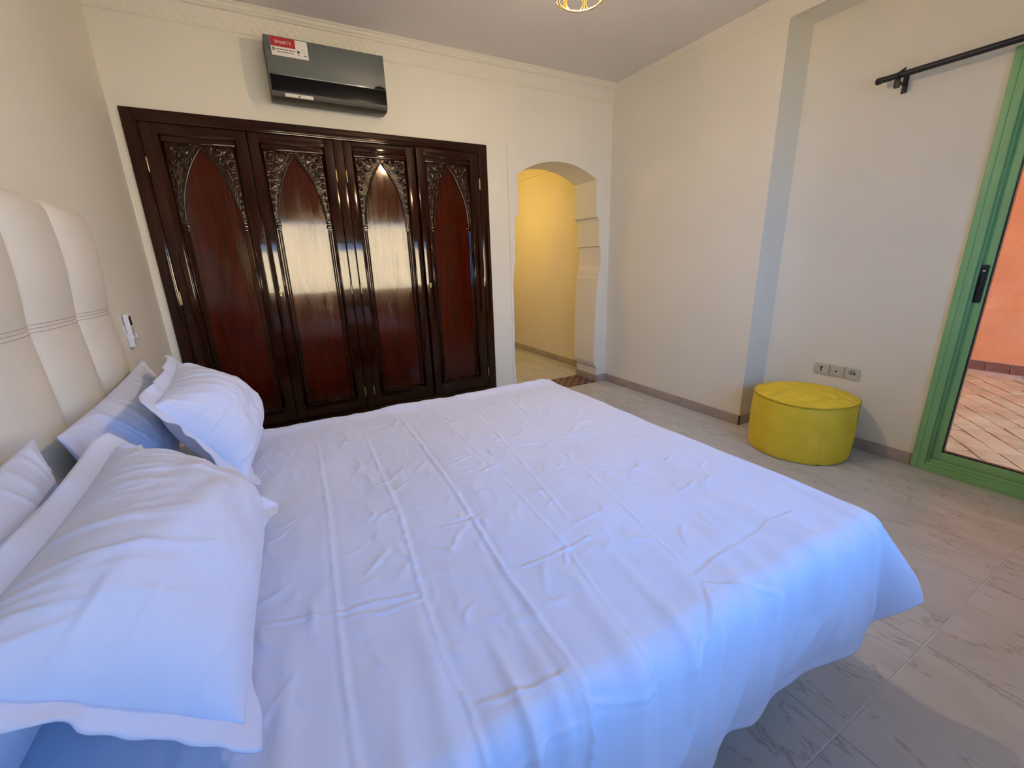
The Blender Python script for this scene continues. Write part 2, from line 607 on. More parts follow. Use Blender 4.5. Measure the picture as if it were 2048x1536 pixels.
# ---- other walls
struct(box('wall_left', M['wall_left'], XL - 0.2, XL, YN - 0.2, YB, 0, 3.15), 'cream plaster wall behind the headboard')
struct(box('wall_right_pier', M['wall'], X1, X1 + 0.7, YC, YB, 0, 3.15), 'projecting cream wall between arch and niche')
struct(box('wall_right_beam', M['wall'], X1, X2 + 0.25, YN - 0.2, YC, ZS, 3.15), 'beam over the niche of the terrace door')
DY0, DY1, DZ = -0.52, 0.975, 2.345
struct(MB().prism([(YN - 0.2, 0), (DY0, 0), (DY0, DZ), (DY1, DZ), (DY1, 0), (YC, 0), (YC, ZS), (YN - 0.2, ZS)], 'x', X2, X2 + 0.22)
       .done('wall_right', M['wall']), 'cream plaster wall of the niche with the green door')
# near wall with a wide window (behind the camera, mirrored in the wardrobe)
WX0, WX1, WZ0, WZ1 = -0.10, 2.50, 0.90, 2.15
nw = MB()
nw.box(XL - 0.2, WX0, YN - 0.2, YN, 0, 3.15).box(WX1, X2 + 0.22, YN - 0.2, YN, 0, 3.15)
nw.box(WX0, WX1, YN - 0.2, YN, 0, WZ0).box(WX0, WX1, YN - 0.2, YN, WZ1, 3.15)
struct(nw.done('wall_near', M['wall']), 'cream plaster wall with the wide window')
wf = struct(empty('window_1', ((WX0 + WX1) / 2, YN - 0.1, WZ0)), 'wide green framed window behind the camera')
ox, oy, oz = (WX0 + WX1) / 2, YN - 0.1, WZ0
mb = MB()
for a in ((WX0, WX0 + 0.05, WZ0, WZ1), (WX1 - 0.05, WX1, WZ0, WZ1), (WX0, WX1, WZ0, WZ0 + 0.05), (WX0, WX1, WZ1 - 0.05, WZ1), (ox - 0.02, ox + 0.02, WZ0, WZ1)):
    mb.box(a[0] - ox, a[1] - ox, -0.03, 0.03, a[2] - oz, a[3] - oz)
mb.done('window_frame', M['green'], wf)
for s in (-1, 1):
    x0, x1 = (WX0 + 0.05 - ox, -0.02) if s < 0 else (0.02, WX1 - 0.05 - ox)
    box('pane', M['glass'], x0, x1, -0.002, 0.002, 0.05, WZ1 - WZ0 - 0.05, wf)

struct(box('ceiling', M['ceil'], XL - 0.2, X2 + 0.25, YN - 0.2, YB + 0.36, ZC, ZC + 0.2), 'cream plaster ceiling')
struct(box('roof_slab', M['roof'], XL - 0.6, X2 + 0.35, YN - 0.3, YB + 4.4, 3.15, 3.35), 'flat roof slab of the house')

# ---- corridor behind the arch
CX = 3.352
struct(box('wall_corridor_right', M['yellow_wall'], CX, CX + 0.2, YB + 0.36, YB + 3.8, 0, 2.9), 'cream corridor wall seen through the arch')
struct(box('wall_corridor_left', M['yellow_wall'], 1.83, 2.0, YB + 0.36, YB + 3.8, 0, 2.9), 'hidden corridor wall beside the wardrobe')
struct(box('wall_corridor_end', M['yellow_wall'], 1.83, CX + 0.2, YB + 3.6, YB + 3.8, 0, 2.9), 'end wall of the corridor')
struct(box('ceiling_corridor', M['yellow_wall'], 1.83, CX + 0.2, YB + 0.36, YB + 3.8, 2.56, 2.9), 'ceiling of the corridor')
struct(MB().prism([(CX - 0.075, 2.56), (CX - 0.07, 2.545), (CX - 0.05, 2.53), (CX - 0.022, 2.495), (CX - 0.018, 2.47), (CX, 2.465), (CX, 2.56)], 'y', YB + 0.36, YB + 3.6)
       .done('trim_3', M['yellow_wall']), 'small cornice along the corridor wall')

# ---- skirting boards
def skirt(name, x0, x1, y0, y1, label):
    return struct(box(name, M['skirt'], x0, x1, y0, y1, 0.0, 0.083, bevel=0.002), label)
skirt('baseboard_pier', X1 - 0.012, X1 + 0.0, YC - 0.012, YB - 0.012, 'brown stone skirting of the projecting wall')
skirt('baseboard_return', X1 - 0.012, X2, YC - 0.012, YC, 'brown stone skirting round the corner by the pouf')
skirt('baseboard_right', X2 - 0.012, X2, DY1 + 0.005, YC - 0.012, 'brown stone skirting behind the pouf')
skirt('baseboard_back', 3.096, X1, YB - 0.022, YB - 0.010, 'short pale skirting between arch and corner')
skirt('baseboard_arch', 3.085, 3.097, YB - 0.022, YB + 0.36, 'brown stone skirting inside the arch')
skirt('baseboard_corridor', CX - 0.012, CX, YB + 0.36, YB + 3.6, 'brown stone skirting along the corridor')
skirt('baseboard_left', XL, XL + 0.012, YN, YB, 'brown stone skirting behind the bed')
skirt('baseboard_near', XL, X2, YN, YN + 0.012, 'brown stone skirting under the window')

# ---- cornice: moulded top and bottom with a carved plaster frieze between
def cornice(name, label, to_world, length, carved=True):
    root = struct(empty(name), label)
    # lower bead and upper mouldings (profile: out from wall d, height z)
    low = [(0, 2.842), (0.008, 2.842), (0.012, 2.847), (0.012, 2.853), (0.006, 2.858), (0.006, 2.864), (0.0, 2.864)]
    upp = [(0, 2.944), (0.024, 2.948), (0.030, 2.953), (0.030, 2.960), (0.040, 2.966), (0.044, 2.972), (0.044, 2.980), (0.052, 2.984), (0.060, 2.990), (0.060, ZC), (0, ZC)]
    for nm, prof in (('bead', low), ('moulding', upp)):
        V, Fc = [], []
        n = len(prof)
        for t in (0, length):
            V += [to_world(t, d, z) for d, z in prof]
        for k in range(n):
            Fc.append((k, (k + 1) % n, n + (k + 1) % n, n + k))
        Fc += [tuple(range(n))[::-1], tuple(range(n, 2 * n))]
        obj(nm, mesh_from(nm, V, Fc, M['wall']), root)
    if not carved:
        return root
    # carved frieze: three rows of overlapping scallops
    nu, nv = int(length * 260), 30
    u = np.linspace(0, length, nu)
    v = np.linspace(0, 1, nv)
    U, W_ = np.meshgrid(u, v, indexing='ij')
    h = np.zeros_like(U)
    rows, pw = 3, 0.052
    for r in range(rows):
        c = (r + 0.15) / rows
        off = 0.5 * (r % 2)
        du = ((U / pw + off) % 1.0 - 0.5) * 2
        dv = (W_ - c) * rows
        rad = np.sqrt(du ** 2 + (dv - 0.95) ** 2 * 0.85)
        sc_ = np.clip((1.03 - rad) / 0.25, 0, 1) * np.clip(1.2 - 0.5 * dv, 0.3, 1)
        sc_ = sc_ * (0.75 + 0.25 * np.cos(rad * 14))
        h = np.maximum(h, sc_ * (dv > -0.2))
    D = 0.002 + W_ * 0.018 + h * 0.0055
    Zz = 2.864 + W_ * 0.082
    P = [to_world(U, D, Zz)]
    X_, Y_, Z_ = P[0]
    X_, Y_ = np.broadcast_to(X_, U.shape), np.broadcast_to(Y_, U.shape)
    obj('frieze', grid_mesh('frieze', X_, Y_, Z_, M['wall']), root)
    return root
cornice('trim_4', 'carved white plaster cornice above the wardrobe', lambda t, d, z: (XL + t, YB - d, z), X1 - XL)
cornice('trim_5', 'plain plaster ceiling moulding along the projecting wall', lambda t, d, z: (X1 - d * 0.25, YN + t, z), YB - YN, False)

# ---- outside: courtyard behind the near window
struct(box('balcony_floor', M['grout'], -3, X2 + 0.2, -2.3, YN - 0.2, -0.25, -0.03), 'balcony floor outside the window door')
struct(box('balcony_parapet', M['facade'], -3, X2 + 0.2, -2.45, -2.3, -0.25, 0.85), 'low balcony parapet')
struct(box('courtyard_ground', M['ground'], -14, 18, -9.2, -2.45, -0.4, -0.22), 'sunlit courtyard ground')
struct(box('courtyard_wall', M['facade'], -1.2, 6.4, -9.5, -9.0, -0.4, 2.75), 'sunlit cream courtyard wall')

# ---- terrace behind the green door
TX = 7.30
M['terrace_bed'] = simple('sandy_joint', (0.66, 0.38, 0.19), 0.9)
tf = struct(box('terrace_floor', M['terrace_bed'], X2 + 0.22, TX + 0.3, -5.0, 4.2, -0.3, -0.062), 'tan stone paving of the terrace')
pm = {}
for i in range(30):
    for j in range(26):
        L, Wd = 0.30, 0.15
        # running bond laid diagonally, kept to the part the door looks onto
        cx = (i - 14) * L + (0.5 * L if j % 2 else 0)
        cy = (j - 13) * Wd
        a = math.radians(38)
        x, y = 5.5 + cx * cos(a) - cy * sin(a), 1.0 + cx * sin(a) + cy * cos(a)
        if not (X2 + 0.42 < x < TX - 0.17 and -1.1 < y < 2.5):
            continue
        k = random.randrange(4)
        if k not in pm:
            t = MB().box(-L / 2 + 0.004, L / 2 - 0.004, -Wd / 2 + 0.003, Wd / 2 - 0.003, -0.012, 0, 0.003, 1)
            for v_ in t.bm.verts:
                v_.co += Vector((random.uniform(-.003, .003), random.uniform(-.003, .003), random.uniform(-.002, .002)))
            p = t.done('paver', M['paver'], tf)
            pm[k] = p.data
        else:
            p = obj('paver', pm[k], tf)
        p.location = (x, y, -0.052 + random.uniform(-0.003, 0.003))
        p.rotation_euler = (random.uniform(-.012, .012), random.uniform(-.012, .012), a)
tw = struct(box('wall_terrace', M['terracotta'], TX, TX + 0.3, -5.0, 4.2, -0.1, 3.6), 'terracotta rendered terrace wall')
pl = None
for k in range(34):
    y0 = -3.0 + k * 0.2
    if pl is None:
        p = MB().box(-0.015, 0.0, -0.097, 0.097, 0, 0.105, 0.004, 1).done('skirting_tile', M['plinth'], tw)
        pl = p.data
    else:
        p = obj('skirting_tile', pl, tw)
    p.location = (TX, y0 + 0.1, -0.052)
struct(box('wall_terrace_end', M['terracotta'], X2 + 0.22, TX, 4.0, 4.2, -0.1, 3.6), 'terracotta end wall of the terrace')
struct(box('terrace_shade_roof', M['roof'], X2 + 0.2, TX + 0.4, -0.35, 4.2, 2.95, 3.15), 'unseen roof added to shade the terrace')  # added out of view to keep sun and most sky light off the terrace

# ================================================================== OBJECTS
def root_at(name, loc):
    return empty(name, loc)

def under(o, parent):
    """parent a mesh built in world coordinates under an un-rotated Empty"""
    o.parent = parent
    if parent.type == 'EMPTY':
        o.matrix_parent_inverse = Matrix.Translation(-Vector(parent.location))
    return o

def text_mesh(name, s, size, mat, extrude=0.0004):
    cu = bpy.data.curves.new(name, 'FONT')
    cu.body = s
    cu.size = size
    cu.extrude = extrude
    cu.align_x, cu.align_y = 'CENTER', 'CENTER'
    t = bpy.data.objects.new(name, cu)
    C.objects.link(t)
    dg = bpy.context.evaluated_depsgraph_get()
    me = bpy.data.meshes.new_from_object(t.evaluated_get(dg))
    bpy.data.objects.remove(t)
    bpy.data.curves.remove(cu)
    me.materials.clear()
    me.materials.append(mat)
    return me

# ------------------------------------------------------------------ wardrobe
wr = tag(root_at('wardrobe', ((WL + WR) / 2, YB, 0)), 'dark glossy mahogany built-in wardrobe with four carved pointed-arch doors', 'wardrobe')
FI0, FI1, DB, DT = -0.577, 1.727, 0.190, 2.275
yf = YB - 0.016
car = MB()
car.box(WL + 0.002, WL + 0.02, YB + 0.03, YB + 0.60, 0.0, WT - 0.002).box(WR - 0.02, WR - 0.002, YB + 0.03, YB + 0.36, 0.0, WT - 0.002)
car.box(WL + 0.002, WR - 0.002, YB + 0.03, YB + 0.34, WT - 0.02, WT - 0.002).box(WL + 0.02, WR - 0.02, YB + 0.33, YB + 0.35, 0.0, WT - 0.02)
under(car.done('carcass', M['wood_dark']), wr)
fr = MB()
fr.box(WL + 0.001, FI0, yf, YB + 0.03, 0.0, WT - 0.001, 0.006).box(FI1, WR - 0.001, yf, YB + 0.03, 0.0, WT - 0.001, 0.006)
fr.box(FI0 - 0.004, FI1 + 0.004, yf, YB + 0.03, DT, WT - 0.001, 0.006).box(FI0 - 0.004, FI1 + 0.004, yf, YB + 0.03, 0.0, DB, 0.006)
under(fr.done('frame', M['wood'], smooth=True, angle=40), wr)
# stepped lip round the inside of the frame
lp = MB()
for a in ((FI0 - 0.022, FI0 - 0.010, DB - 0.012, DT + 0.022), (FI1 + 0.010, FI1 + 0.022, DB - 0.012, DT + 0.022),
          (FI0 - 0.022, FI1 + 0.022, DT + 0.012, DT + 0.024), (FI0 - 0.022, FI1 + 0.022, DB - 0.024, DB - 0.012)):
    lp.box(a[0], a[1], yf - 0.005, yf + 0.004, a[2], a[3], 0.003)
under(lp.done('frame_moulding', M['wood'], smooth=True, angle=40), wr)
under(MB().box(0.549, 0.613, yf + 0.002, YB + 0.03, DB - 0.002, DT + 0.002, 0.004).done('mullion', M['wood'], smooth=True, angle=40), wr)

ARC_HW, ARC_Z0, ARC_Z1 = 0.160, 1.690, 2.148
H_ = ARC_Z1 - ARC_Z0
R_ = (ARC_HW ** 2 + H_ ** 2) / (2 * ARC_HW)
def arc_x(z):
    return ARC_HW - R_ + np.sqrt(np.maximum(R_ ** 2 - (z - ARC_Z0) ** 2, 0))

def wardrobe_door(x0, x1, cx, hinge, angle, keyside):
    """hinge -1: left edge, +1: right edge.  local x is measured from the hinge edge"""
    hx = x0 if hinge < 0 else x1
    a, b, c = x0 + 0.002 - hx, x1 - 0.002 - hx, cx - hx
    y0 = 0.0
    d = MB().box(a, b, y0 + 0.014, y0 + 0.032, DB + 0.003, DT - 0.003, 0.002, 1).done('door', M['wood_panel'])
    d.parent = wr
    d.matrix_parent_inverse = Matrix.Translation(-Vector(wr.location))
    d.location = (hx, yf + 0.006, 0)
    d.rotation_euler = (0, 0, angle)
    HW, Z0, Z1 = 0.205, 0.300, 2.212
    for p in ((a, c - HW), (c + HW, b)):
        MB().box(p[0], p[1], 0, 0.016, DB + 0.003, DT - 0.003, 0.003).done('stile', M['wood'], d, True, angle=40)
    MB().box(c - HW, c + HW, 0, 0.016, DB + 0.003, Z0, 0.003).done('rail', M['wood'], d, True, angle=40)
    MB().box(c - HW, c + HW, 0, 0.016, Z1, DT - 0.003, 0.003).done('rail', M['wood'], d, True, angle=40)
    MB().box(c - HW, c + HW, 0.004, 0.0165, 2.172, Z1, 0.003).done('top_moulding', M['wood'], d, True, angle=40)
    # two rectangular beads round the panel
    m = MB()
    for k, (hw, z0, z1, r) in enumerate(((0.204, Z0 + 0.001, Z1 - 0.001, 0.007), (0.192, Z0 + 0.014, Z1 - 0.040, 0.0045))):
        y = 0.002 if k == 0 else 0.007
        m.tube([(c - hw, y, z0), (c - hw, y, z1)], r).tube([(c + hw, y, z0), (c + hw, y, z1)], r)
        m.tube([(c - hw, y, z0), (c + hw, y, z0)], r).tube([(c - hw, y, z1), (c + hw, y, z1)], r)
    m.done('panel_moulding', M['wood'], d, True)
    # pointed arch
    zs = np.linspace(ARC_Z0, ARC_Z1, 26)
    pts = [(c - arc_x(z), 0.006, z) for z in zs] + [(c + arc_x(z), 0.006, z) for z in zs[::-1][1:]]
    MB().tube(pts, 0.0065, 8).done('arch_moulding', M['wood'], d, True)
    # carved spandrels: scrolling leaves in relief
    for s in (-1, 1):
        S, Zg = np.meshgrid(np.linspace(0, 1, 60), np.linspace(ARC_Z0 - 0.005, 2.172, 150), indexing='ij')
        xin = np.where(Zg < ARC_Z1, arc_x(np.minimum(Zg, ARC_Z1)), 0.0)
        Xg = 0.190 + S * (xin - 0.190)
        h = np.zeros_like(S)
        rs = random.Random(11)
        for (sx_, sz_, sr) in ((0.150, 2.125, 0.030), (0.095, 2.142, 0.026), (0.158, 2.060, 0.026), (0.118, 2.085, 0.024), (0.168, 2.000, 0.020), (0.045, 2.155, 0.018), (0.142, 2.020, 0.018), (0.172, 1.945, 0.016), (0.176, 1.895, 0.013), (0.178, 1.85, 0.011), (0.180, 1.81, 0.009), (0.181, 1.775, 0.008)):
            dx, dz = Xg - sx_, Zg - sz_
            rr = np.hypot(dx, dz)
            th_ = np.arctan2(dz, dx)
            sp = 0.5 + 0.5 * np.cos(rr / sr * 5.2 - th_ * (1 if rs.random() < 0.5 else -1) + rs.random() * 6)
            h = np.maximum(h, sp * np.clip(1.25 - rr / sr, 0, 1))
        h = h + 0.25 * np.abs(fbm(Xg * 90, Zg * 90, 5, 2))
        me = grid_mesh('carved_spandrel', c + s * Xg, 0.0125 - 0.008 * np.clip(h, 0, 1.1), Zg, M['wood_dark'], flip=s < 0)
        obj('carved_spandrel', me, d)
    # slender colonnettes with capitals and foot blocks
    for s in (-1, 1):
        xc = c + s * 0.170
        m = MB()
        m.tube([(xc - 0.007, 0.010, 0.345), (xc - 0.007, 0.010, 1.64)], 0.0055, 8).tube([(xc + 0.007, 0.010, 0.345), (xc + 0.007, 0.010, 1.64)], 0.0055, 8)
        m.box(xc - 0.014, xc + 0.014, -0.001, 0.015, 1.634, 1.650, 0.004).box(xc - 0.019, xc + 0.019, -0.004, 0.015, 1.656, 1.680, 0.006)
        m.box(xc - 0.012, xc + 0.012, 0.0, 0.015, 1.680, 1.696, 0.003)
        m.box(xc - 0.015, xc + 0.015, 0.0, 0.015, 0.316, 0.332, 0.003).box(xc - 0.012, xc + 0.012, 0.002, 0.015, 0.332, 0.352, 0.003)
        m.done('colonnette', M['wood'], d, True, angle=40)
    # hinges
    for z in (0.245 + 0.09, 1.20, 2.03):
        xh = (0.004 if hinge < 0 else -0.004)
        m = MB().tube([(xh, -0.006, z - 0.035), (xh, -0.006, z + 0.035)], 0.0055, 10)
        m.tube([(xh, -0.006, z - 0.045), (xh, -0.006, z - 0.035)], 0.003, 8).tube([(xh, -0.006, z + 0.035), (xh, -0.006, z + 0.045)], 0.003, 8)
        m.done('hinge', M['brownbrass'], d, True, angle=40)
    if keyside:
        xk = (a if keyside < 0 else b) - keyside * 0.034
        m = MB().lathe([(0.0095, -0.003), (0.0095, 0.001)], (xk, 0, 1.205), 16, 'y')
        m.box(xk - 0.0065, xk + 0.0065, -0.003, 0.001, 1.175, 1.205, 0.002)
        m.done('escutcheon', M['brownbrass'], d)
        MB().box(xk - 0.002, xk + 0.002, -0.0038, 0.0, 1.185, 1.209, 0.001).done('keyhole', M['hole'], d)
wardrobe_door(-0.577, -0.001, -0.280, -1, 0.0, 0)
wardrobe_door(0.001, 0.548, 0.274, 1, 0.0, -1)
wardrobe_door(0.614, 1.161, 0.884, -1, 0.0, 0)
wardrobe_door(1.163, 1.727, 1.436, 1, math.radians(2.6), -1)

# ------------------------------------------------------------------ air conditioner
ac = tag(root_at('air_conditioner', (0.56, YB - 0.1, 2.45)), 'grey mirrored split air conditioner mounted above the wardrobe', 'air conditioner')
A0, A1, AF = 0.190, 0.932, YB - 0.200
prof = [(YB - 0.001, 2.470), (YB - 0.001, 2.795), (YB - 0.150, 2.800), (AF + 0.012, 2.792), (AF + 0.004, 2.780), (AF + 0.004, 2.484), (AF + 0.020, 2.458), (AF + 0.060, 2.448), (YB - 0.05, 2.452)]
bd = MB().prism(prof, 'x', A0, A1)
under(bd.done('shell', M['ac_body'], smooth=True, angle=35), ac)
pn = MB().box(A0 + 0.001, A1 - 0.001, AF - 0.002, AF + 0.008, 2.577, 2.789, 0.004)
under(pn.done('front_panel', M['ac_panel'], smooth=True, angle=40), ac)
under(MB().box(A0 + 0.004, A1 - 0.004, AF + 0.000, AF + 0.010, 2.484, 2.576, 0.003).done('air_vane', M['slot'], smooth=True, angle=40), ac)
under(MB().prism([(0.888 + 0.038 * cos(t_), 2.5785 + 0.019 * sin(t_)) for t_ in np.linspace(0, pi, 20)], 'y', AF - 0.0035, AF).done('display_window', M['slot']), ac)
# clip the lower half of the badge behind the vane
SX0, SX1, SZ0, SZ1 = 0.226, 0.440, 2.683, 2.783
stk = under(box('sticker', M['paper'], SX0, SX1, AF - 0.0032, AF - 0.002, SZ0, SZ1), ac)
box('red_band', M['red'], SX0 + 0.001, SX0 + 0.142, AF - 0.0040, AF - 0.003, SZ1 - 0.050, SZ1, stk)
t = obj('brand_text', text_mesh('brand_text', 'SMARTY', 0.026, M['ink_white']), stk, (SX0 + 0.072, AF - 0.0044, SZ1 - 0.027))
t.rotation_euler = (pi / 2, 0, 0)
inkm = MB()
rs = random.Random(5)
for row, (z, x0, x1) in enumerate(((SZ0 + 0.036, SX0 + 0.026, SX0 + 0.138), (SZ0 + 0.022, SX0 + 0.034, SX0 + 0.130))):
    x = x0
    while x < x1:
        l = rs.uniform(0.003, 0.011)
        inkm.box(x, min(x + l, x1), AF - 0.0040, AF - 0.0030, z - 0.0028, z + 0.0028)
        x += l + 0.003
inkm.box(SX0 + 0.008, SX0 + 0.019, AF - 0.0040, AF - 0.0030, SZ0 + 0.025, SZ0 + 0.044)
inkm.lathe([(0.001, -0.001), (0.0085, -0.001), (0.0085, 0)], (SX0 + 0.157, AF - 0.003, SZ0 + 0.036), 14, 'y')
inkm.box(SX0 + 0.151, SX0 + 0.163, AF - 0.0040, AF - 0.0030, SZ0 + 0.017, SZ0 + 0.021)
inkm.box(SX0 + 0.188, SX0 + 0.204, AF - 0.0040, AF - 0.0030, SZ0 + 0.017, SZ0 + 0.023)
inkm.tube([(SX0 + 0.187 + 0.010 * cos(k * pi / 8), AF - 0.0034, SZ0 + 0.044 + 0.010 * sin(k * pi / 8)) for k in range(16)], 0.0006, 5, closed=True)
inkm.done('small_print', M['ink'], stk)
lb = MB().box(-0.085, 0.085, -0.0006, 0.0006, -0.010, 0.010)
lbo = lb.done('warning_strip', M['paper'], None)
lbo.parent = ac
lbo.matrix_parent_inverse = Matrix.Translation(-Vector(ac.location))
lbo.location = (0.352, AF + 0.0105, 2.4695)
lbo.rotation_euler = (math.radians(31), 0, 0)
obj('warning_mark', mesh_from('warning_mark', [(-0.009, -0.001, -0.006), (0.009, -0.001, -0.006), (0, -0.001, 0.007), (-0.009, -0.0004, -0.006), (0.009, -0.0004, -0.006), (0, -0.0004, 0.007)],
                              [(0, 1, 2), (3, 5, 4), (0, 3, 4, 1), (1, 4, 5, 2), (2, 5, 3, 0)], M['ink']), lbo)

# ------------------------------------------------------------------ bed
BX0, BX1, BY0, BY1, BZ = XL + 0.10, 1.47, 0.50, 2.24, 0.60
bed = tag(root_at('bed', ((BX0 + BX1) / 2, (BY0 + BY1) / 2, 0)), 'double bed with tall cream channelled headboard', 'bed')
under(MB().box(BX0, BX1 - 0.01, BY0, BY1, 0.36, BZ - 0.012, 0.05, 4).done('mattress', M['mattress'], smooth=True), bed)
under(MB().box(BX0, BX1 - 0.03, BY0 + 0.02, BY1 - 0.02, 0.12, 0.36, 0.012).done('base', M['bedbase'], smooth=True, angle=40), bed)
for px in (BX0 + 0.1, BX1 - 0.14):
    for py in (BY0 + 0.12, BY1 - 0.12):
        under(MB().lathe([(0.022, 0.0), (0.03, 0.12)], (px, py, 0), 16).done('leg', M['blackmetal'], smooth=True, angle=40), bed)
HB0, HB1, HZ0, HZ1, HZS = 0.32, 2.42, 0.18, 1.630, 1.233
hb = under(MB().box(XL + 0.001, XL + 0.060, HB0 + 0.008, HB1 - 0.008, HZ0, HZ1 - 0.010, 0.022, 3).done('headboard', M['cream'], smooth=True), bed)
NCOL = 6
PW = (HB1 - HB0) / NCOL
def hb_x(y, z):
    s = ((y - HB0) / PW) % 1.0 * 2 - 1
    s = np.where(y >= HB1 - 1e-6, 1.0, s)
    puff = (1 - np.abs(s) ** 2.6) ** 0.75
    row = np.where(z > HZS, (z - HZS) / (HZ1 - HZS), (HZS - z) / (HZS - 0.45))
    belly = np.clip(np.sin(np.clip(row, 0, 1) * pi * 0.75 + 0.30), 0.0, 1)
    x = XL + 0.058 + 0.046 * puff * (0.45 + 0.55 * belly)
    x = x + 0.010 * (0.4 + 0.6 * belly)
    rt = np.clip((z - (HZ1 - 0.055)) / 0.055, 0, 1)
    re = np.clip((np.abs(y - (HB0 + HB1) / 2) - (HB1 - HB0) / 2 + 0.045) / 0.045, 0, 1)
    k = np.sqrt(np.clip(1 - np.maximum(rt, re) ** 2, 0, 1))
    return XL + 0.02 + (x - XL - 0.02) * (0.25 + 0.75 * k)
for c in range(NCOL):
    for (z0, z1) in ((0.42, HZS), (HZS, HZ1)):
        y = np.linspace(HB0 + c * PW + 1e-4, HB0 + (c + 1) * PW - 1e-4, 41)
        z = np.linspace(z0, z1, 70)
        Yg, Zg = np.meshgrid(y, z, indexing='ij')
        Zp = Zg.copy()
        # rounded outer top corners
        dy = np.maximum(np.abs(Yg - (HB0 + HB1) / 2) - (HB1 - HB0) / 2 + 0.06, 0) / 0.06
        Zp = np.where(Zg > HZ1 - 0.3, Zg - (1 - np.sqrt(np.clip(1 - dy ** 2, 0, 1))) * 0.05 * np.clip((Zg - HZ1 + 0.3) / 0.3, 0, 1), Zg)
        obj('panel', grid_mesh('panel', hb_x(Yg, Zg), Yg, Zp, M['cream'], flip=True), hb)
for dz in (-0.011, 0.0, 0.011):
    ys = np.linspace(HB0 + 0.012, HB1 - 0.012, 240)
    xs = hb_x(ys, np.full_like(ys, HZS + dz))
    MB().tube([(x - 0.0002, y, HZS + dz) for x, y in zip(xs, ys)], 0.0011, 5).done('stitching', M['stitch'], hb, True)

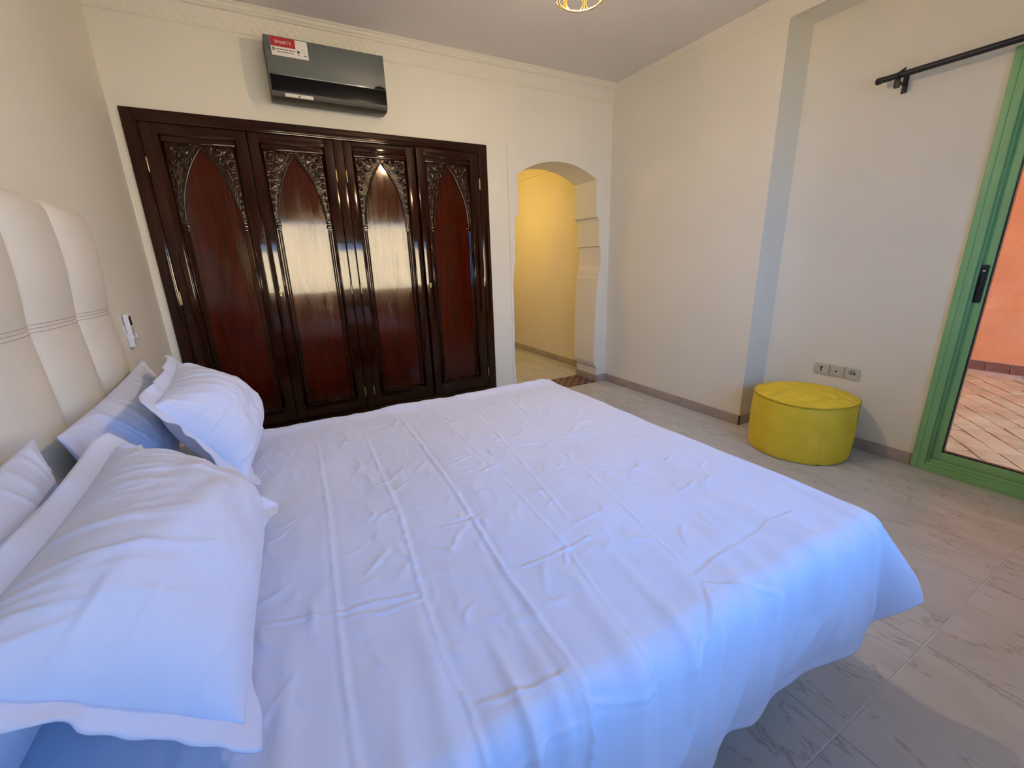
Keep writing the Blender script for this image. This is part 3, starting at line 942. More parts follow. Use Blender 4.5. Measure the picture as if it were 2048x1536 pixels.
# ------------------------------------------------------------------ duvet
def make_duvet():
    r, drop_n, drop_f, drop_foot = 0.060, 0.455, 0.36, 0.30
    a = np.arange(-0.575, BX1 + drop_foot + 1e-6, 0.0052)
    b = np.arange(BY0 - drop_n, BY1 + drop_f + 1e-6, 0.0052)
    A, B = np.meshgrid(a, b, indexing='ij')
    ex = np.maximum(A - BX1, 0)
    ey = np.where(B > BY1, B - BY1, np.where(B < BY0, B - BY0, 0.0))
    L = np.hypot(ex, ey)
    Ls = np.maximum(L, 1e-9)
    dx, dy = ex / Ls, ey / Ls
    diag = (2 * np.abs(dx * dy)) ** 2
    L = L * (1 - 0.42 * np.sqrt(diag))
    near = (dy < 0)
    # drape: bend over a radius then hang, wave grows with the drop
    tm = 1.50 - 0.50 * diag
    th_ = np.minimum(L / r, tm)
    rest = np.maximum(L - r * tm, 0)
    out = r * np.sin(th_) + rest * np.cos(tm)
    down = r * (1 - np.cos(th_)) + rest * np.sin(tm)
    ang = np.arctan2(np.abs(dy), np.maximum(dx, 1e-9))
    Ac, Bc = np.minimum(A, BX1), np.clip(B, BY0, BY1)
    s_al = np.where(ey > 0, BX1 + 0.35 * (pi / 2 + ang) + (BY1 - BY0) + (BX1 - Ac),
                    Ac + 0.35 * (pi / 2 - np.where(ey < 0, ang, np.where(ex > 0, 0.0, pi / 2))) + (Bc - BY0) * (ex > 0))
    g = np.clip(L / 0.42, 0, 1)
    wave = (fbm(s_al * 4.3, L * 1.1, 3, 2) * 0.040 + fbm(s_al * 7.0 + 4 * L, L * 1.5, 9, 2) * 0.014 * (1 - 0.8 * diag)) * g ** 0.7
    wave = wave + (0.014 * g - 0.024 * g ** 4) * np.clip(-dy, 0, 1) ** 2 * (1 - diag)
    out = out + wave + 0.018 * diag * g
    # the corner of the cloth at the foot kicks outwards
    X = np.minimum(A, BX1) + dx * out
    Y = np.clip(B, BY0, BY1) + dy * out
    Z = BZ + 0.012 - down
    top = np.clip(1 - L / 0.10, 0, 1)
    # soft swells
    Z = Z + top * (0.013 * fbm(A * 1.7 + 5, B * 1.5, 21, 3) + 0.0075 * fbm(A * 6.0, B * 1.7, 33, 3) + 0.0032 * fbm(A * 14, B * 8, 41, 3))
    Z = Z + top * 0.020 * np.exp(-((A - 0.40) / 0.55) ** 2 - ((B - 1.25) / 0.6) ** 2)
    # rumpled raised rim on the far side
    rim = np.exp(-((B - BY1 - 0.005) / 0.055) ** 2)
    Z = Z + rim * (0.014 + 0.012 * fbm(A * 6.5, B * 3, 51, 3))
    # pressed fold lines and creases: (points, height, half width)
    def crease(pts, h, wd, seed=0, step=0.0, vary=0.4):
        d, t, sg = polydist(A, B, pts)
        f = np.clip(np.minimum(t, 1 - t) / 0.10, 0, 1)
        q = 1 + vary * vnoise(t * 9 + seed, t * 0 + seed, seed)
        return f * q * (h * np.exp(-(d / wd) ** 2) - 0.6 * h * np.exp(-((d - 2.3 * wd) / (1.5 * wd)) ** 2) + step * sg * np.exp(-(d / (6 * wd)) ** 1.0))
    top2 = np.clip(1 - L / 0.5, 0.15, 1)
    Zc = np.zeros_like(Z)
    long_ = [[(0.061, 2.10), (0.041, 1.385), (0.008, 0.873), (-0.002, 0.688), (-0.006, 0.45), (-0.01, 0.15)],
             [(0.262, 1.95), (0.248, 1.60), (0.233, 1.20), (0.197, 0.87), (0.182, 0.667), (0.185, 0.536), (0.16, 0.12)],
             [(0.460, 2.05), (0.454, 1.868), (0.431, 1.257), (0.396, 0.79), (0.389, 0.519), (0.362, 0.35), (0.34, 0.10)],
             [(0.64, 1.95), (0.631, 1.68), (0.612, 1.25), (0.587, 0.812), (0.55, 0.60), (0.50, 0.20)],
             [(0.83, 1.98), (0.80, 1.718), (0.711, 1.166), (0.650, 0.826)],
             [(1.05, 2.0), (0.96, 1.4), (0.86, 0.9), (0.80, 0.55)]]
    for k, (p, hh) in enumerate(zip(long_, (0.0022, 0.0026, 0.0042, 0.0024, 0.0022, 0.0018))):
        Zc += crease(p, hh * 0.95, 0.0054, k + 1, 0.0026 if k in (1, 2) else 0.0012)
    cross = [[(-0.17, 0.945), (-0.05, 0.905), (0.004, 0.884), (0.10, 0.872), (0.196, 0.846)], [(0.0, 0.868), (0.10, 0.835), (0.20, 0.828)],
             [(0.189, 0.545), (0.28, 0.515), (0.375, 0.500)], [(0.19, 0.40), (0.25, 0.427), (0.307, 0.436), (0.367, 0.438)], [(0.377, 0.451), (0.46, 0.425), (0.55, 0.42)],
             [(0.43, 0.80), (0.501, 0.792), (0.575, 0.794), (0.686, 0.804)], [(0.575, 0.794), (0.545, 0.745)],
             [(0.786, 0.536), (0.86, 0.483), (0.957, 0.434)], [(0.605, 0.405), (0.70, 0.435), (0.752, 0.483), (0.80, 0.54)],
             [(0.773, 0.554), (0.90, 0.575), (1.052, 0.582), (1.20, 0.60), (1.323, 0.595)], [(0.80, 1.18), (1.0, 1.10), (1.16, 1.02)],
             [(0.30, 1.06), (0.40, 1.04), (0.46, 1.06)], [(0.60, 1.55), (0.80, 1.45), (1.1, 1.40), (1.3, 1.36)]]
    for k, p in enumerate(cross):
        Zc += crease(p, 0.0011 if k == 9 else 0.0025, 0.0046, 20 + k, 0.0010)
    # small rumples, thickest toward the foot
    rng = random.Random(7)
    for k in range(420):
        x = rng.uniform(0.1, 1.38) ** 0.9 if k % 3 else rng.uniform(-0.3, 1.3)
        y = rng.uniform(0.62, 2.05)
        an = rng.gauss(0.5, 0.9) if k % 2 else rng.gauss(1.5, 0.35)
        ln = rng.uniform(0.04, 0.16)
        cv = rng.uniform(-0.02, 0.02)
        p = [(x, y), (x + ln * .5 * cos(an) - cv * sin(an), y + ln * .5 * sin(an) + cv * cos(an)), (x + ln * cos(an), y + ln * sin(an))]
        m = (np.abs(A - x) < 0.22) & (np.abs(B - y) < 0.22)
        ii, jj = np.where(m)
        i0, i1, j0, j1 = ii.min(), ii.max() + 1, jj.min(), jj.max() + 1
        d, t, sg = polydist(A[i0:i1, j0:j1], B[i0:i1, j0:j1], p)
        f = np.sin(np.clip(t, 0, 1) * pi)
        Zc[i0:i1, j0:j1] += f * rng.uniform(0.0010, 0.0036) * np.exp(-(d / rng.uniform(0.005, 0.010)) ** 2)
    # long pulls over the near edge, running into the hanging part
    for k in range(20):
        x = -0.45 + k * 0.098 + rng.uniform(-.035, .035)
        y1 = rng.uniform(0.55, 0.95)
        p = [(x - rng.uniform(-.05, .16), BY0 - drop_n), (x - rng.uniform(-.02, .06), 0.28), (x + rng.uniform(0.0, .08), y1)]
        d, t, sg = polydist(A, B, p)
        Zc += rng.uniform(0.006, 0.015) * np.exp(-(d / (rng.uniform(0.014, 0.034) * (0.7 + 0.8 * (1 - t)))) ** 2) * np.clip((1 - t) * 3, 0, 1) * np.clip(0.15 + t * 2.2, 0, 1)
    # apply creases along the local outward normal
    nz = np.cos(th_)
    X = X + dx * np.sin(th_) * Zc * 1.4
    Y = Y + dy * np.sin(th_) * Zc * 1.4
    Z = Z + nz * Zc
    # uneven hem
    Z = Z + np.clip((L - 0.30) / 0.15, 0, 1) * 0.012 * fbm(s_al * 3, s_al * 0, 61, 2)
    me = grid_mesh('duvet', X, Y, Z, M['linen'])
    o = obj('duvet', me)
    s = o.modifiers.new('thickness', 'SOLIDIFY')
    s.thickness = 0.004
    s.offset = -1
    return o
dv = tag(make_duvet(), 'creased white duvet draped over the bed', 'duvet')

# ------------------------------------------------------------------ pillows
def pillow(name, label, P00, P10, P01, P11, T, flange, seed, wr_top=14, wr_side=8, bend=0.0, fl_mat='linen', wscale=1.0):
    """P00 lower/near, P10 lower/far, P01 upper/near, P11 upper/far corners of the filled body (world)"""
    P = [np.array(p, float) for p in (P00, P10, P01, P11)]
    base = (P[0] + P[1]) / 2
    n = 130
    u = np.linspace(-1, 1, n)
    U, V = np.meshgrid(u, u, indexing='ij')
    def body(U, V):
        ui = U * (1 - 0.045 * (1 - V ** 2) * np.abs(U) ** 3)
        vi = V * (1 - 0.060 * (1 - U ** 2) * np.abs(V) ** 3)
        s, t = (ui + 1) / 2, (vi + 1) / 2
        return sum(c[..., None] * p for c, p in (((1 - s) * (1 - t), P[0]), (s * (1 - t), P[1]), ((1 - s) * t, P[2]), (s * t, P[3])))
    eu, ev = (P[1] - P[0] + P[3] - P[2]), (P[2] - P[0] + P[3] - P[1])
    N = np.cross(eu, ev)
    N /= np.linalg.norm(N)
    if N[2] < 0 and abs(N[2]) > 0.1 or (abs(N[2]) <= 0.1 and N[0] < 0):
        N = -N
    B0 = body(U, V)
    prof = (np.clip(1 - np.abs(U) ** 2.5, 0, 1) * np.clip(1 - np.abs(V) ** 2.2, 0, 1)) ** 0.66
    lump = 1 + 0.16 * fbm(U * 1.7 + seed, V * 1.7, seed, 3)
    rng = random.Random(seed)
    wk = np.zeros_like(U)
    for k in range(wr_top):                       # tension folds fanning from the upper seam
        u0 = rng.uniform(-0.95, 0.95)
        cv = rng.uniform(-0.05, 0.18) * wscale
        ln = rng.uniform(0.5, 1.35)
        t = (1 - V) / ln
        d = U - (u0 + cv * t + 0.10 * t * t * (0.4 - u0))
        wk += rng.uniform(0.003, 0.0085) * np.exp(-(d / rng.uniform(0.013, 0.030)) ** 2) * np.clip(1 - t, 0, 1) ** 0.8 * np.clip((1 - V) / 0.04, 0, 1)
    for k in range(wr_side):
        v0 = rng.uniform(-0.9, 0.9)
        sg = 1 if rng.random() < 0.5 else -1
        ln = rng.uniform(0.2, 0.6)
        t = (1 - sg * U) / ln
        d = V - (v0 + rng.uniform(-0.12, 0.12) * t)
        wk += rng.uniform(0.002, 0.008) * np.exp(-(d / rng.uniform(0.016, 0.040)) ** 2) * np.clip(1 - t, 0, 1) * np.clip((1 - sg * U) / 0.04, 0, 1)
    wk += 0.004 * fbm(U * 5, V * 5, seed + 3, 3) * prof
    bo = bend * (1 - V ** 2)[..., None] * N
    front = B0 + bo + (0.62 * T * prof * lump + wk)[..., None] * N
    back = B0 + bo - (0.38 * T * prof)[..., None] * N
    nn = n * n
    idx = np.arange(nn).reshape(n, n)
    VV = np.concatenate([front.reshape(-1, 3), back.reshape(-1, 3)])
    a, b, c, d = idx[:-1, :-1], idx[1:, :-1], idx[1:, 1:], idx[:-1, 1:]
    qf = np.stack([a, b, c, d], -1).reshape(-1, 4)
    qb = np.stack([a, d, c, b], -1).reshape(-1, 4) + nn
    org = base - np.array([0, 0, 0.0])
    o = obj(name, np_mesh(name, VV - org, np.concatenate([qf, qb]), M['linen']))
    bm = bmesh.new()
    bm.from_mesh(o.data)
    bmesh.ops.remove_doubles(bm, verts=bm.verts, dist=0.0004)
    bmesh.ops.recalc_face_normals(bm, faces=bm.faces)
    bm.to_mesh(o.data)
    bm.free()
    o.data.polygons.foreach_set('use_smooth', [True] * len(o.data.polygons))
    o.location = org
    tag(o, label, 'pillow', 'white pillows at the headboard')
    if flange:
        # flat hemmed border all round, softly waving
        per = []
        m = 110
        for k in range(m): per.append((-1 + 2 * k / m, -1))
        for k in range(m): per.append((1, -1 + 2 * k / m))
        for k in range(m): per.append((1 - 2 * k / m, 1))
        for k in range(m): per.append((-1, 1 - 2 * k / m))
        per = np.array(per)
        eun, evn = eu / np.linalg.norm(eu), ev / np.linalg.norm(ev)
        rows = []
        pb = body(per[:, 0], per[:, 1]) + bend * (1 - per[:, 1] ** 2)[:, None] * N
        for q in np.linspace(0, 1, 7):
            ou = np.clip((np.abs(per[:, 0]) - 0.90) / 0.10, 0, 1) * np.sign(per[:, 0])
            ov = np.clip((np.abs(per[:, 1]) - 0.90) / 0.10, 0, 1) * np.sign(per[:, 1])
            nrm = np.maximum(np.hypot(ou, ov), 1e-6)
            ln = np.maximum(np.abs(ou), np.abs(ov))
            off = (ou / nrm * ln)[:, None] * eun + (ov / nrm * ln)[:, None] * evn
            s = np.arange(len(per)) / m
            wid = np.where(per[:, 1] <= -0.999, flange[0], np.where(per[:, 0] >= 0.999, flange[1], np.where(per[:, 1] >= 0.999, flange[2], flange[3])))
            cor = np.clip((np.minimum(np.abs(per[:, 0]), np.abs(per[:, 1])) - 0.80) / 0.20, 0, 1)
            wid = wid + (max(flange) - wid) * cor ** 1.3
            wv = (0.020 * np.sin(s * 5.1 + seed) * fbm(s * 2.3 + seed, s * 0 + seed, seed, 2) + 0.026 * fbm(s * 6.5, s * 0 + 3.3, seed + 5, 2)) * q ** 1.2
            rows.append(pb - 0.02 * (1 - q) ** 3 * off + off * (wid * (q + 0.14 * q * fbm(s * 4, s * 0, seed + 8, 2)))[:, None] + wv[:, None] * N)
        R3 = np.array(rows)
        k_, m_ = R3.shape[:2]
        idx = np.arange(k_ * m_).reshape(k_, m_)
        a, b = idx[:-1], idx[1:]
        q4 = np.stack([a, np.roll(a, -1, 1), np.roll(b, -1, 1), b], -1).reshape(-1, 4)
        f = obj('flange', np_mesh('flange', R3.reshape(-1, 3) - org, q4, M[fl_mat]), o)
        sm = f.modifiers.new('thickness', 'SOLIDIFY')
        sm.thickness = 0.003
        sm.offset = 0
    return o

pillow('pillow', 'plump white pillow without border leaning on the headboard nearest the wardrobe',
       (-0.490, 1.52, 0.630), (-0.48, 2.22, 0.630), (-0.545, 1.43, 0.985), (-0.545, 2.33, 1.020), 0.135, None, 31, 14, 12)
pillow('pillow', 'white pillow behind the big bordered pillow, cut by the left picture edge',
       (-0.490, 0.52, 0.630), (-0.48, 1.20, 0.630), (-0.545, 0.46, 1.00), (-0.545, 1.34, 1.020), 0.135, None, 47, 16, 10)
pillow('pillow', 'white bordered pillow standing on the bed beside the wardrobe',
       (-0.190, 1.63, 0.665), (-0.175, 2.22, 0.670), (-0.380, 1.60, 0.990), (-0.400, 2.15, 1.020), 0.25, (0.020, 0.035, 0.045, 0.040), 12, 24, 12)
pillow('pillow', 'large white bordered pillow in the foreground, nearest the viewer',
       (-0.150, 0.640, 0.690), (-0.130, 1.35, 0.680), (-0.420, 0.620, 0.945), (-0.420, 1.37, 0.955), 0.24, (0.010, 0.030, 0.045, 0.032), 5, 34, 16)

# ------------------------------------------------------------------ pouf
pf = tag(root_at('pouf', (3.178, 1.520, 0)), 'round yellow velvet pouf with quilted top in the corner niche', 'pouf')
PR, PH = 0.312, 0.405
th_ = np.linspace(0, 2 * pi, 181)
zz = np.concatenate([[0.004], np.linspace(0.012, PH, 40)])
Tg, Zg = np.meshgrid(th_, zz, indexing='ij')
Rg = PR * (1.0 + 0.018 * np.sin(np.clip(Zg / PH, 0, 1) * pi)) - 0.010 * np.exp(-Zg / 0.014)
Rg = Rg + 0.003 * fbm(Tg * 3, Zg * 5, 3, 3) * np.sin(Tg / 2) ** 0.2
for t0, zt, a_, w_ in ((4.05, 0.18, -0.006, 0.05), (3.85, 0.12, 0.004, 0.06), (4.75, 0.30, -0.005, 0.025), (4.2, 0.10, 0.004, 0.05), (3.4, 0.2, -0.004, 0.08), (5.5, 0.2, -0.004, 0.08)):
    Rg = Rg + a_ * np.exp(-((Tg - t0) / w_) ** 2) * np.clip(1.2 - Zg / (zt * 1.6), 0, 1)
obj('side', grid_mesh('side', Rg * np.cos(Tg), Rg * np.sin(Tg), Zg, M['velvet']), pf)
rr = np.linspace(0.001, 1, 110)
Tg, Rn = np.meshgrid(th_, rr, indexing='ij')
dome = 0.052 * (1 - Rn ** 2.6) ** 0.9
Xq, Yq = Rn * PR * np.cos(Tg), Rn * PR * np.sin(Tg)
al = 0.5
c1, c2 = (Xq * cos(al) + Yq * sin(al)) / 0.125, (-Xq * sin(al) * 1.0 + Yq * cos(al)) / 0.125
q1, q2 = c1 + c2 * 0.75, c1 - c2 * 0.75
dd = np.minimum(np.abs((q1 % 1) - 0.5 - 0.0), np.abs((q2 % 1) - 0.5))
quilt = -0.021 * np.exp(-(np.minimum(np.abs(((q1 + .5) % 1) - 0.5), np.abs(((q2 + .5) % 1) - 0.5)) / 0.11) ** 1.15) * (1 - Rn ** 8)
obj('quilted_top', grid_mesh('quilted_top', Xq, Yq, PH + 0.002 + dome + quilt, M['velvet']), pf)
MB().tube([(PR * 1.003 * cos(t), PR * 1.003 * sin(t), PH + 0.003 * sin(3 * t)) for t in np.linspace(0, 2 * pi, 120, endpoint=False)], 0.0048, 8, closed=True).done('piping', M['velvet_dark'], pf, True)
def top_z(x_, y_):
    rn = min(sqrt(x_ * x_ + y_ * y_) / PR, 1.0)
    return PH + 0.002 + 0.052 * (1 - rn ** 2.6) ** 0.9 - 0.021 * (1 - rn ** 8)
st = MB()
for sgn in (1, -1):
    for kk in range(-6, 7):
        run = []
        for q in np.linspace(-4, 4, 161):
            c1_ = kk - sgn * 0.75 * q
            x_, y_ = (c1_ * cos(al) - q * sin(al)) * 0.125, (c1_ * sin(al) + q * cos(al)) * 0.125
            if x_ * x_ + y_ * y_ < (0.97 * PR) ** 2:
                run.append((x_, y_, top_z(x_, y_) + 0.0006))
        if len(run) > 2:
            st.tube(run, 0.0016, 5)
st.done('quilt_stitching', M['velvet_dark'], pf, True)
t0 = 4.92
MB().tube([((PR + 0.0045) * cos(t0), (PR + 0.0045) * sin(t0), z) for z in np.linspace(0.01, PH, 12)], 0.0022, 6).done('side_seam', M['velvet_dark'], pf, True)
MB().lathe([(PR - 0.012, 0.0), (PR - 0.010, 0.006)], (0, 0, 0), 60).done('underside', M['black'], pf)

# ------------------------------------------------------------------ wall sockets
def plate(yc, label, cat, kind):
    s = tag(root_at('wall_socket', (X2, yc, 0.534)), label, cat, 'row of wall sockets')
    pm_ = MB()
    if kind == 'power':
        pm_.box(-0.011, 0, -0.0475, -0.027, -0.041, 0.041, 0.003).box(-0.011, 0, 0.027, 0.0475, -0.041, 0.041, 0.003)
        pm_.box(-0.011, 0, -0.030, 0.030, -0.041, -0.027, 0.003).box(-0.011, 0, -0.030, 0.030, 0.027, 0.041, 0.003)
    else:
        pm_.box(-0.011, 0, -0.0475, 0.0475, -0.041, 0.041, 0.005)
    pm_.done('plate', M['ivory'], s, True, angle=40)
    if kind == 'phone':
        MB().box(-0.0145, -0.010, -0.032, 0.032, -0.030, 0.030, 0.003).done('insert', M['ivory'], s, True, angle=40)
        MB().box(-0.0152, -0.0140, -0.0038, 0.0038, -0.019, 0.012).box(-0.0152, -0.0140, -0.0095, 0.0095, 0.009, 0.017).done('phone_slot', M['hole'], s)
    elif kind == 'aerial':
        MB().box(-0.0145, -0.010, -0.034, 0.034, -0.030, 0.030, 0.003).done('insert', M['ivory'], s, True, angle=40)
        MB().lathe([(0.006, -0.0155), (0.006, -0.0140)], (0, 0, -0.002), 16, 'x').done('aerial_pin', M['hole'], s)
    else:
        m = MB()
        m.lathe([(0.0385, -0.0105), (0.0385, -0.0125), (0.030, -0.0130), (0.026, -0.0120), (0.0235, -0.0008), (0.001, -0.0008)], (0, 0, 0), 30, 'x', False)
        m.done('socket_well', M['ivory'], s, True, angle=40)
        for dy in (-0.0095, 0.0095):
            MB().lathe([(0.0055, -0.0022), (0.0055, -0.0002)], (0, dy, -0.002), 12, 'x').done('pin_hole', M['hole'], s)
        MB().lathe([(0.0026, -0.0115), (0.0026, -0.0002)], (0, 0, 0.012), 10, 'x').done('earth_pin', M['brownbrass'], s)
plate(1.588, 'ivory telephone socket with black slot, leftmost of three above the pouf', 'wall socket', 'phone')
plate(1.490, 'ivory aerial socket with black dot, middle of three above the pouf', 'wall socket', 'aerial')
plate(1.392, 'ivory round power socket, rightmost of three above the pouf', 'wall socket', 'power')

# ------------------------------------------------------------------ green sliding terrace door
dr = struct(root_at('door_1', (X2, 0.03, 0)), 'green aluminium sliding terrace door with glass panes')
m = MB()
for (y0, y1) in ((DY1 - 0.068, DY1 - 0.001), (DY0 + 0.001, DY0 + 0.068)):
    m.box(X2 - 0.018, X2 + 0.12, y0, y1, 0.0, DZ - 0.001, 0.004)
m.box(X2 - 0.017, X2 + 0.119, DY0 + 0.062, DY1 - 0.062, DZ - 0.07, DZ - 0.002, 0.003)
m.box(X2 - 0.017, X2 + 0.119, DY0 + 0.062, DY1 - 0.062, 0.0, 0.040, 0.003)
under(m.done('door_frame', M['green'], smooth=True, angle=40), dr)
m = MB()
m.box(X2 - 0.024, X2 - 0.010, DY1 - 0.034, DY1 - 0.004, 0.004, DZ - 0.004, 0.005).box(X2 + 0.002, X2 + 0.10, DY1 - 0.078, DY1 - 0.066, 0.03, DZ - 0.06, 0.003)
m.box(X2 - 0.004, X2 + 0.010, DY0 + 0.06, DY1 - 0.06, 0.038, 0.058, 0.004).box(X2 + 0.012, X2 + 0.022, DY0 + 0.06, DY1 - 0.06, 0.038, 0.078, 0.004)
under(m.done('frame_rebate', M['green'], smooth=True, angle=40), dr)
for k, (y0, y1, xs) in enumerate(((0.18, DY1 - 0.070, X2 + 0.030), (DY0 + 0.06, 0.25, X2 + 0.075))):
    s = MB()
    for (a, b_, c_, d_, e_) in ((y0, y0 + 0.056, 0.041, DZ - 0.06, 0), (y1 - 0.050, y1 + 0.012, 0.041, DZ - 0.06, 0), (y0 + 0.050, y1 - 0.044, 0.042, 0.132, 0.001), (y0 + 0.050, y1 - 0.044, DZ - 0.125, DZ - 0.061, 0.001)):
        s.box(xs + e_, xs + 0.038 - e_, a, b_, c_, d_, 0.003)
    so = under(s.done('sash', M['green'], smooth=True, angle=40), dr)
    g = MB()
    for (a, b_, c_, d_) in ((y0 + 0.054, y0 + 0.062, 0.130, DZ - 0.125), (y1 - 0.058, y1 - 0.048, 0.130, DZ - 0.125), (y0 + 0.05, y1 - 0.05, 0.128, 0.140), (y0 + 0.05, y1 - 0.05, DZ - 0.133, DZ - 0.123)):
        g.box(xs + 0.004, xs + 0.030, a, b_, c_, d_)
    g.done('gasket', M['black'], so)
    box('pane', M['glass'], xs + 0.014, xs + 0.020, y0 + 0.056, y1 - 0.050, 0.134, DZ - 0.127, so)
    if k == 0:
        hy = y1 - 0.024
        h = MB().box(xs - 0.012, xs + 0.002, hy - 0.016, hy + 0.016, 1.066, 1.276, 0.006, 3)
        h.box(xs - 0.020, xs - 0.008, hy - 0.010, hy + 0.010, 1.10, 1.235, 0.006, 3)
        h.done('handle', M['black'], so, True, angle=50)
        MB().box(xs - 0.0135, xs - 0.011, hy - 0.006, hy + 0.006, 1.240, 1.247, 0.001).done('lock_mark', M['ink_white'], so)

# ------------------------------------------------------------------ curtain rod
cr_ = tag(root_at('curtain_rod', (X2, 0.3, 2.345)), 'black iron curtain rod on brackets above the green door', 'curtain rod')
RX, RZ = 3.400, 2.347
m = MB().tube([(RX, 1.50, RZ + 0.004), (RX, 0.30, RZ - 0.002), (RX, -0.56, RZ + 0.004)], 0.0165, 14)
under(m.done('rod', M['blackmetal'], smooth=True, angle=40), cr_)
for y in (1.512, -0.57):
    m = MB().lathe([(0.0150, -0.016), (0.0185, -0.012), (0.0185, 0.010), (0.0150, 0.016)], (RX, y, RZ + 0.004), 16, 'y')
    under(m.done('end_cap', M['blackmetal'], smooth=True, angle=40), cr_)
for y in (1.420, -0.48):
    m = MB()
    m.box(X2 - 0.006, X2 - 0.0005, y - 0.014, y + 0.014, RZ - 0.075, RZ + 0.035, 0.002)
    m.tube([(X2 - 0.004, y, RZ - 0.030), (RX + 0.02, y, RZ - 0.030), (RX, y, RZ - 0.022)], 0.008, 8)
    m.tube([(RX + 0.021 * cos(a), y, RZ + 0.003 + 0.021 * sin(a)) for a in np.linspace(-pi * 1.05, 0.35, 14)], 0.008, 8)
    m.box(RX - 0.012, RX + 0.012, y - 0.012, y + 0.012, RZ - 0.060, RZ - 0.016, 0.003)
    m.tube([(RX, y - 0.03, RZ + 0.032), (RX, y + 0.004, RZ + 0.014)], 0.007, 8)
    under(m.done('bracket', M['blackmetal'], smooth=True, angle=50), cr_)

# ------------------------------------------------------------------ remote control in its wall holder
hd = tag(root_at('remote_holder', (XL, 2.86, 1.03)), 'white plastic remote holder screwed to the wall by the headboard', 'holder')
m = MB().box(XL, XL + 0.003, 2.832, 2.888, 1.015, 1.120, 0.001)
m.box(XL + 0.003, XL + 0.030, 2.828, 2.833, 1.015, 1.075, 0.001).box(XL + 0.003, XL + 0.030, 2.887, 2.892, 1.015, 1.075, 0.001)
m.box(XL + 0.003, XL + 0.030, 2.828, 2.892, 1.012, 1.017, 0.001).box(XL + 0.027, XL + 0.030, 2.828, 2.892, 1.017, 1.055, 0.001)
under(m.done('cradle', M['white_plastic'], smooth=True, angle=40), hd)
rc = tag(root_at('remote_control', (XL + 0.015, 2.86, 1.018)), 'white air conditioner remote with dark display standing in its wall holder', 'remote control')
rb = under(MB().box(XL + 0.004, XL + 0.026, 2.834, 2.886, 1.018, 1.178, 0.006, 3).done('body', M['white_plastic'], smooth=True, angle=50), rc)
under(MB().box(XL + 0.0255, XL + 0.0268, 2.842, 2.878, 1.120, 1.165, 0.001).done('display', M['hole']), rc)
for i in range(2):
    for j in range(3):
        under(MB().box(XL + 0.0255, XL + 0.0272, 2.842 + i * 0.020, 2.857 + i * 0.020, 1.064 + j * 0.017, 1.075 + j * 0.017, 0.0008, 1).done('button', M['remote_grey']), rc)

# ------------------------------------------------------------------ pendant lamp
PX, PY = 1.372, 1.800
pn_ = tag(root_at('pendant_lamp', (PX, PY, ZC)), 'lit brass wire pendant lamp hanging from the ceiling', 'lamp')
under(MB().lathe([(0.055, ZC - 0.001), (0.058, ZC - 0.012), (0.040, ZC - 0.030), (0.012, ZC - 0.042)], (PX, PY, 0), 28).done('canopy', M['brass'], smooth=True, angle=50), pn_)
under(MB().tube([(PX, PY, ZC - 0.03), (PX, PY, 2.70)], 0.006, 10).done('stem', M['brass'], smooth=True), pn_)
under(MB().lathe([(0.010, 2.715), (0.030, 2.70), (0.034, 2.66), (0.026, 2.675), (0.020, 2.630), (0.018, 2.615)], (PX, PY, 0), 24).done('socket_cap', M['brass'], smooth=True, angle=50), pn_)
RZb, RR = 2.466, 0.098
under(MB().tube([(PX + RR * cos(a), PY + RR * sin(a), RZb) for a in np.linspace(0, 2 * pi, 60, endpoint=False)], 0.0045, 8, closed=True).done('lower_ring', M['brass'], smooth=True), pn_)
under(MB().tube([(PX + 0.128 * cos(a), PY + 0.128 * sin(a), 2.535) for a in np.linspace(0, 2 * pi, 60, endpoint=False)], 0.0045, 8, closed=True).done('upper_ring', M['brass'], smooth=True), pn_)
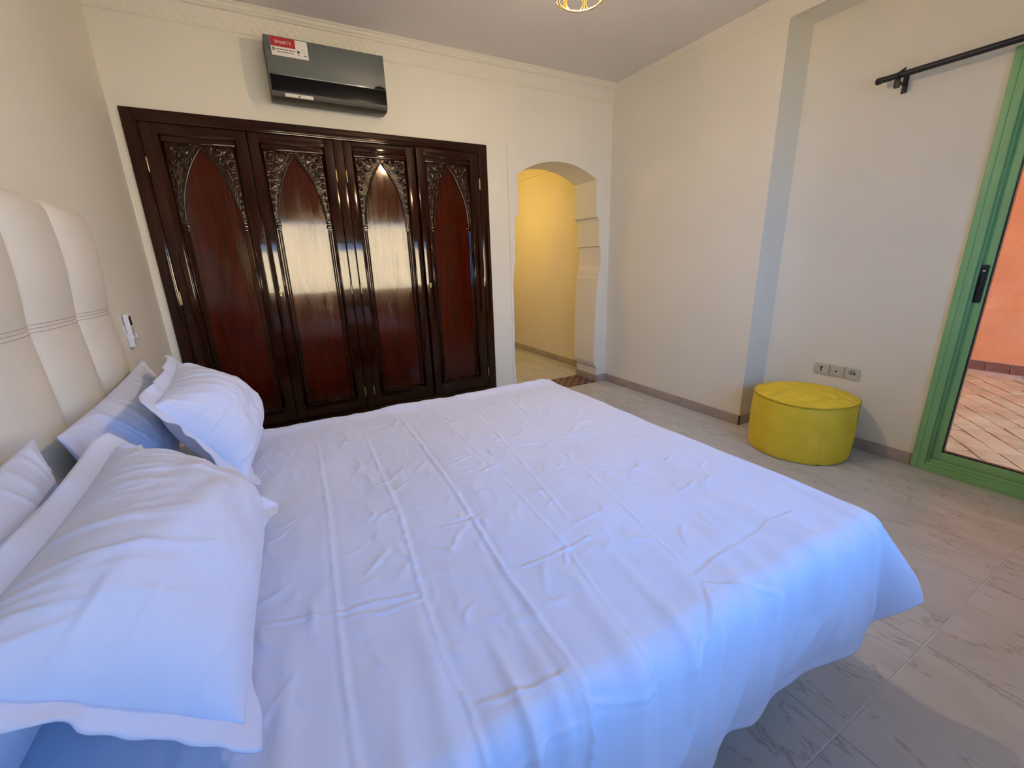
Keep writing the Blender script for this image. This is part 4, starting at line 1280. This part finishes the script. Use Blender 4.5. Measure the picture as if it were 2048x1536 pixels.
for k in range(8):
    a = 2 * pi * k / 8
    pts = [(0.024, 2.68), (0.075, 2.665), (0.118, 2.630), (0.128, 2.535), (0.116, 2.488), (RR, RZb)]
    under(MB().tube([(PX + r_ * cos(a), PY + r_ * sin(a), z) for r_, z in pts], 0.0036, 6).done('rib', M['brass'], smooth=True), pn_)
for k in range(8):
    a = 2 * pi * (k + 0.5) / 8
    lo = []
    for t in np.linspace(0, 2 * pi, 28, endpoint=False):
        z = 2.500 + 0.032 * sin(t)
        r_ = 0.118 + (z - 2.500) * 0.22
        aa = a + 0.34 * cos(t)
        lo.append((PX + r_ * cos(aa), PY + r_ * sin(aa), z))
    under(MB().tube(lo, 0.0026, 6, closed=True).done('wire_loop', M['brass'], smooth=True), pn_)
under(MB().lathe([(0.006, 2.620), (0.018, 2.615), (0.032, 2.585), (0.036, 2.555), (0.030, 2.525), (0.014, 2.508), (0.002, 2.504)], (PX, PY, 0), 24).done('bulb', M['bulb'], smooth=True), pn_)
ld = bpy.data.lights.new('pendant_light', 'POINT')
ld.energy = 40
ld.color = (1.0, 0.73, 0.52)
ld.shadow_soft_size = 0.05
lo_ = bpy.data.objects.new('pendant_light', ld)
C.objects.link(lo_)
lo_.parent = pn_
lo_.location = (0, 0, 2.485 - ZC)

# ------------------------------------------------------------------ corridor wall lamp (lights the yellow corridor)
sx_, sy_, sz_ = 2.0, 5.45, 1.95
sn = tag(root_at('wall_sconce', (sx_, sy_, sz_)), 'lit brass wall sconce on the hidden corridor wall', 'lamp')
MB().lathe([(0.05, 0.0), (0.05, 0.008), (0.02, 0.02), (0.01, 0.05)], (0, 0, 0), 24, 'x').done('back_plate', M['brass'], sn, True, angle=40)
MB().tube([(0.04, 0, 0), (0.09, 0, -0.02), (0.11, 0, 0.03)], 0.006, 8).done('arm', M['brass'], sn, True)
MB().lathe([(0.008, 0.035), (0.024, 0.06), (0.034, 0.10), (0.026, 0.14), (0.006, 0.155)], (0.11, 0, 0), 20).done('bulb', M['bulb'], sn, True)
ld = bpy.data.lights.new('sconce_light', 'POINT')
ld.energy = 16
ld.color = (1.0, 0.70, 0.16)
ld.shadow_soft_size = 0.05
lo_ = bpy.data.objects.new('sconce_light', ld)
C.objects.link(lo_)
lo_.parent = sn
lo_.location = (0.20, 0, 0.1)
